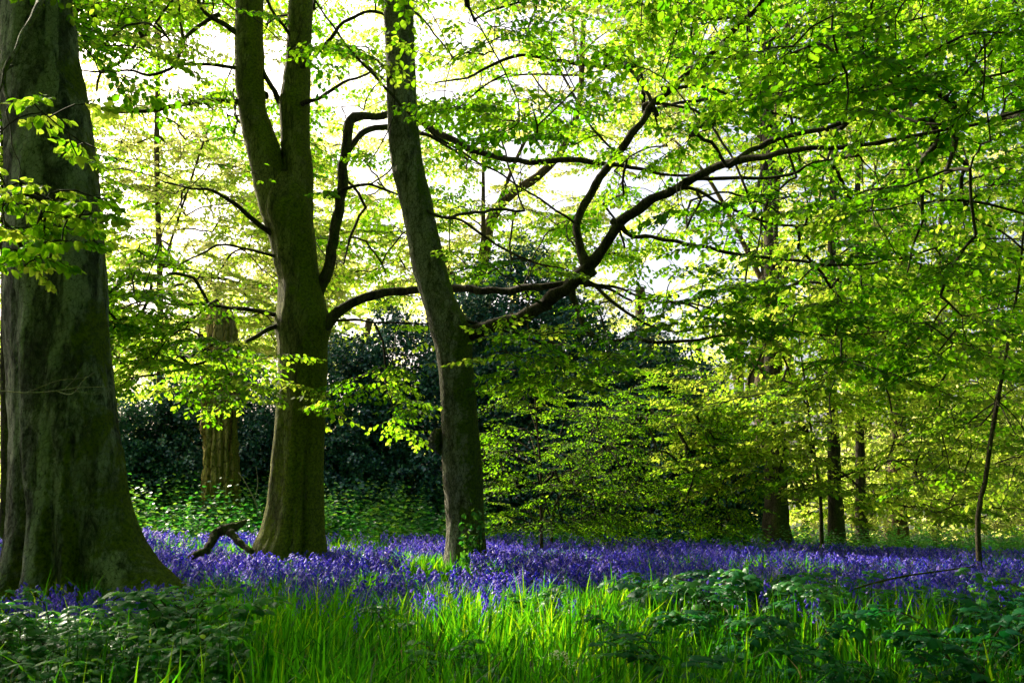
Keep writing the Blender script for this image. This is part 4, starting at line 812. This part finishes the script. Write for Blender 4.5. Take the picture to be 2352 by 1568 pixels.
bo = build('bluebell_carpet', bf, M['bell']); tag(bo, 'dense violet-blue carpet of bluebells across the clearing behind the grass', 'bluebells', kind='stuff')
b2_ = build('stems', bs, M['stem'], bo); b2_['kind'] = 'stuff'

# --- brambles and nettles in the foreground
def bramble_proto(seed, nst=3, h=.45, nleaf=9, lsz=.085, five=.3):
    g = np.random.default_rng(seed); ml = MB(); ms = MB()
    for _ in range(nst):
        a = g.uniform(0, 6.28); ln = h * g.uniform(.9, 1.5); s = np.linspace(0, 1, 9)
        C = np.stack([math.cos(a) * ln * .8 * s ** 1.4, math.sin(a) * ln * .8 * s ** 1.4, h * g.uniform(.75, 1.1) * np.sin(s * 1.9) / .95], -1); tube(ms, C, np.linspace(.004, .002, 9), 5, cap=False)
        for k in range(nleaf):
            t = .2 + .8 * k / (nleaf - 1); q = np.array([np.interp(t, s, C[:, c]) for c in range(3)]); pa = a + (k % 2 * 2 - 1) * g.uniform(.5, 1.3)
            pet = np.array([math.cos(pa), math.sin(pa), .35]) * .05; e = q + pet * g.uniform(.7, 1.3); tube(ms, [q, (q + e) / 2 + np.array([0, 0, .005]), e], [.0018, .0015, .001], 3, cap=False)
            m = 5 if g.random() < five else 3; angs = pa + np.array([0, 1.25, -1.25, 2.1, -2.1][:m]); z = g.normal(-.12, .15)
            D = np.stack([np.cos(angs), np.sin(angs), np.full(m, z)], -1); sz = lsz * g.uniform(.75, 1.2) * np.array([1, .82, .82, .6, .6][:m])
            put_leaves(ml, np.repeat(e[None], m, 0) + D * .004, D, np.stack([g.normal(0, .25) + g.normal(size=m) * .12, g.normal(0, .25) + g.normal(size=m) * .12, np.ones(m)], -1), sz, np.clip(g.normal(.5, .22) + g.normal(size=m) * .06, 0, 1), 2, .98)
    return ms, ml
def nettle_proto(seed, h=.32):
    g = np.random.default_rng(seed); ml = MB(); ms = MB()
    for _ in range(3):
        b = g.normal(size=2) * .05; l = g.normal(size=2) * .06; tube(ms, [(b[0], b[1], -.03), (b[0] + l[0] * .5, b[1] + l[1] * .5, h * .5), (b[0] + l[0], b[1] + l[1], h)], [.003, .0025, .0015], 5, cap=False)
        for k in range(6):
            t = .3 + .7 * k / 5; q = np.array([b[0] + l[0] * t, b[1] + l[1] * t, h * t]); pa = k * 1.57 + g.normal() * .2; sz = .095 * (1.1 - .55 * t) * g.uniform(.85, 1.15)
            an = np.array([pa, pa + math.pi]); put_leaves(ml, np.repeat(q[None], 2, 0), np.stack([np.cos(an), np.sin(an), g.normal(-.05, .15, 2)], -1), np.stack([g.normal(size=2) * .2, g.normal(size=2) * .2, np.ones(2)], -1), sz, np.clip(g.normal(.6, .25, 2), 0, 1), 2, .85)
    return ms, ml
def protos(f, n, lm, *a): return [tuple(m.mesh(nm, M[k]) for m, nm, k in zip(f(500 + i * 7 + len(lm), *a), ('stems', 'leaves'), ('twig' if f is bramble_proto else 'stem', lm))) for i in range(n)]
PB = protos(bramble_proto, 6, 'bramble', 4, .42, 13, .080); PS = protos(bramble_proto, 5, 'herb', 4, .36, 12, .060); PN = protos(nettle_proto, 6, 'herb')
def plant(pr, name, x, y, label, cat, group, sc=1., dz=0.):
    r = thing(name, (x, y, float(G(x, y)) + dz), label, cat, group); sc *= rng.uniform(.7, 1.25); r.rotation_euler = (rng.normal() * .16, rng.normal() * .16, rng.uniform(0, 6.28)); r.scale = (sc, sc, sc * rng.uniform(.85, 1.3))
    for nm, me in zip(('stems', 'leaves'), pr[rng.integers(len(pr))]):
        o = bpy.data.objects.new(nm, me); S.collection.objects.link(o); o.parent = r
for _ in range(300):
    x_, y_ = rng.uniform(-4.6, -1.2), rng.uniform(4.3, 6.45)
    if x_ < -y_ * .62 or x_ > -1.3 - (y_ - 4.6) * .55: continue
    plant(PN, 'nettle', x_, y_, 'pale green nettle in the patch at the lower left corner', 'plant', 'nettles below the broad trunk', rng.uniform(.75, 1.15))
for _ in range(26):
    x_, y_ = rng.uniform(-3.4, -1.6), rng.uniform(4.6, 6.2)
    plant(PS, 'bramble', x_, y_, 'small bramble among the nettles at the lower left', 'plant', 'small brambles at the lower left', rng.uniform(.7, 1.0))
for _ in range(34):
    x_, y_ = rng.uniform(.6, 3.6), rng.uniform(4.3, 6.4)
    if x_ > y_ * .62: continue
    plant(PB, 'bramble', x_, y_, 'dark blue-green bramble along the lower right foreground', 'plant', 'dark brambles in the right foreground', rng.uniform(.6, .95))
for _ in range(110):
    x_, y_ = rng.uniform(1.2, 5.6), rng.uniform(6.3, 9.6)
    if x_ > y_ * .62: continue
    plant(PS, 'bramble', x_, y_, 'grey-green bramble in the thicket at right in front of the bluebells', 'plant', 'brambles before the bluebells at right', rng.uniform(.6, 1.05) * (1 - .25 * (y_ > 8)))
for _ in range(16):
    x_, y_ = rng.uniform(-.9, 1.2), rng.uniform(4.5, 8.6)
    plant(PS, 'bramble', x_, y_, 'small bramble scattered in the middle of the grass', 'plant', 'scattered small brambles', rng.uniform(.5, .8))
for _ in range(10): plant(PB, 'bramble', rng.uniform(-.4, .4) + P(1600, 1350, 7.6)[0], 7.5 + rng.normal() * .3, 'bramble clump before the bluebells, straight below the holly end', 'plant', 'bramble clump right of centre', rng.uniform(.7, .95))
for k, (a, b) in enumerate(((1085, 12.35), (1060, 12.3))):
    bx = P(a, 1200, b)[0]; r = thing('elder_shoot', (bx, b, float(G(bx, b))), ('fresh green shoot climbing the right side of the leaning trunk base', 'fresh green shoot before the middle of the leaning trunk base')[k], 'plant')
    ivy_leaves('leaves', r, np.array([bx, b, float(G(bx, b))]), (170, 90)[k], .12, (.95, .55)[k], M['herb'], .075)
# fallen branch
fb = thing('fallen_branch', (P(510, 1270, 11.5)[0], 11.5, float(G(P(510, 1270, 11.5)[0], 11.5))), 'dark forked dead branch arching out of the bluebells by the forked beech', 'branch')
for k, pts in enumerate(([(436, 1282, 11.2, 12), (450, 1272, 11.2, 16), (475, 1262, 11.3, 19), (488, 1240, 11.4, 20), (500, 1222, 11.5, 23), (520, 1214, 11.5, 26), (545, 1208, 11.6, 20), (565, 1196, 11.7, 9)], [(522, 1214, 11.5, 20), (537, 1230, 11.4, 16), (553, 1248, 11.3, 15), (580, 1268, 11.2, 12)], [(500, 1222, 11.5, 11), (512, 1212, 11.5, 9), (524, 1206, 11.5, 5)])):
    W, r = px_path(pts); C, rr = catmull(W, r, .03); mb = MB(); tube(mb, C, rr, 14, .45, 4. + k); build(('branch', 'side_branch', 'stub')[k], mb, M['barkd'], fb)
# loose woody bits
def loose(name, label, cat, paths, m, sides=6):
    W0 = px_path(paths[0])[0][0]; r0 = thing(name, W0, label, cat)
    for i, pts in enumerate(paths):
        W, r = px_path(pts); C, rr = catmull(W, r, .04); mb = MB(); tube(mb, C, rr, sides, .12, 1. + i); build('stem' if i == 0 else 'side_twig', mb, M[m], r0)
loose('bare_twig', 'thin pale leafless twig stretched across the broad left trunk', 'twig', [[(-40, 893, 7.3, 3.5), (60, 902, 7.3, 3.2), (130, 897, 7.3, 3), (180, 890, 7.35, 2.6), (250, 888, 7.4, 1.5)], [(130, 897, 7.3, 2.5), (155, 906, 7.28, 3), (175, 898, 7.25, 2), (195, 870, 7.2, 1.6), (225, 850, 7.2, 1.1)], [(60, 902, 7.3, 1.6), (130, 875, 7.3, 1.4), (190, 868, 7.3, 1.2), (215, 862, 7.3, 1)], [(175, 898, 7.3, 1.6), (215, 905, 7.3, 1.3), (258, 893, 7.3, 1)], [(150, 892, 7.3, 1.3), (170, 872, 7.3, 1.1), (180, 855, 7.3, 1)]], 'pale')
loose('dead_bramble_cane', 'dark arching dead cane over the brambles right of centre', 'cane', [[(1480, 1476, 6.1, 5), (1520, 1430, 6.2, 5), (1580, 1405, 6.3, 5), (1630, 1404, 6.4, 5), (1665, 1425, 6.4, 4), (1690, 1460, 6.4, 4)]], 'barkd')
loose('dead_bramble_cane', 'pale broken cane poking up right of centre', 'cane', [[(1640, 1386, 6.6, 4), (1665, 1398, 6.6, 5), (1685, 1425, 6.5, 4), (1695, 1450, 6.5, 3)]], 'pale')
loose('dead_bramble_cane', 'long dark cane lying across the brambles at right', 'cane', [[(1960, 1352, 7.0, 4), (2020, 1335, 7.1, 5), (2080, 1322, 7.2, 5), (2150, 1312, 7.3, 4), (2240, 1300, 7.4, 3)]], 'barkd')
loose('dead_stalk', 'thin brown stalk leaning in the grass at bottom centre', 'stalk', [[(960, 1600, 4.9, 3), (985, 1520, 5, 3), (1020, 1440, 5.1, 2.5), (1040, 1390, 5.2, 1.5)]], 'barkb')
loose('dead_stalk', 'bare pale forked stalks behind the undergrowth beside the dead trunk', 'stalk', [[(600, 1190, 19, 3), (585, 1150, 19, 3), (565, 1110, 19, 2.5), (548, 1085, 19, 1.5)], [(585, 1150, 19, 2), (592, 1110, 19, 2), (588, 1070, 19, 1.2)]], 'pale')
# small white flowers in the sunlit grass
for k in range(7):
    a, b = [(1260, 1485), (1275, 1478), (1290, 1392), (1300, 1500), (1340, 1480), (1075, 1290), (1190, 1325)][k]; y_ = (1.1 - .24) * F_PX / (b - HORIZON); x_ = (a - CX) / F_PX * y_
    a *= 1; r = thing('white_flower', (x_, y_, float(G(x_, y_))), ('small white flower head in the sunlit grass right of centre', 'white flower head on the edge of the bluebells, centre')[k > 4], 'flower', ('white flowers in the sunlit grass', 'white flowers by the bluebells')[k > 4])
    ms = MB(); tube(ms, [(0, 0, 0), (.01, 0, .12), (.015, .01, .24)], [.003, .0025, .002], 5); mf = MB(); n = 34
    q = np.array([.015, .01, .245]) + rng.normal(size=(n, 3)) * np.array([.022, .022, .012]); put_leaves(mf, q, rng.normal(size=(n, 3)), rng.normal(size=(n, 3)) * .4 + np.array([0, 0, 1]), .014, .5)
    for nm, m_, mm in (('stem', ms, 'stem'), ('flowers', mf, 'white')): o = bpy.data.objects.new(nm, m_.mesh(nm, M[mm])); S.collection.objects.link(o); o.parent = r
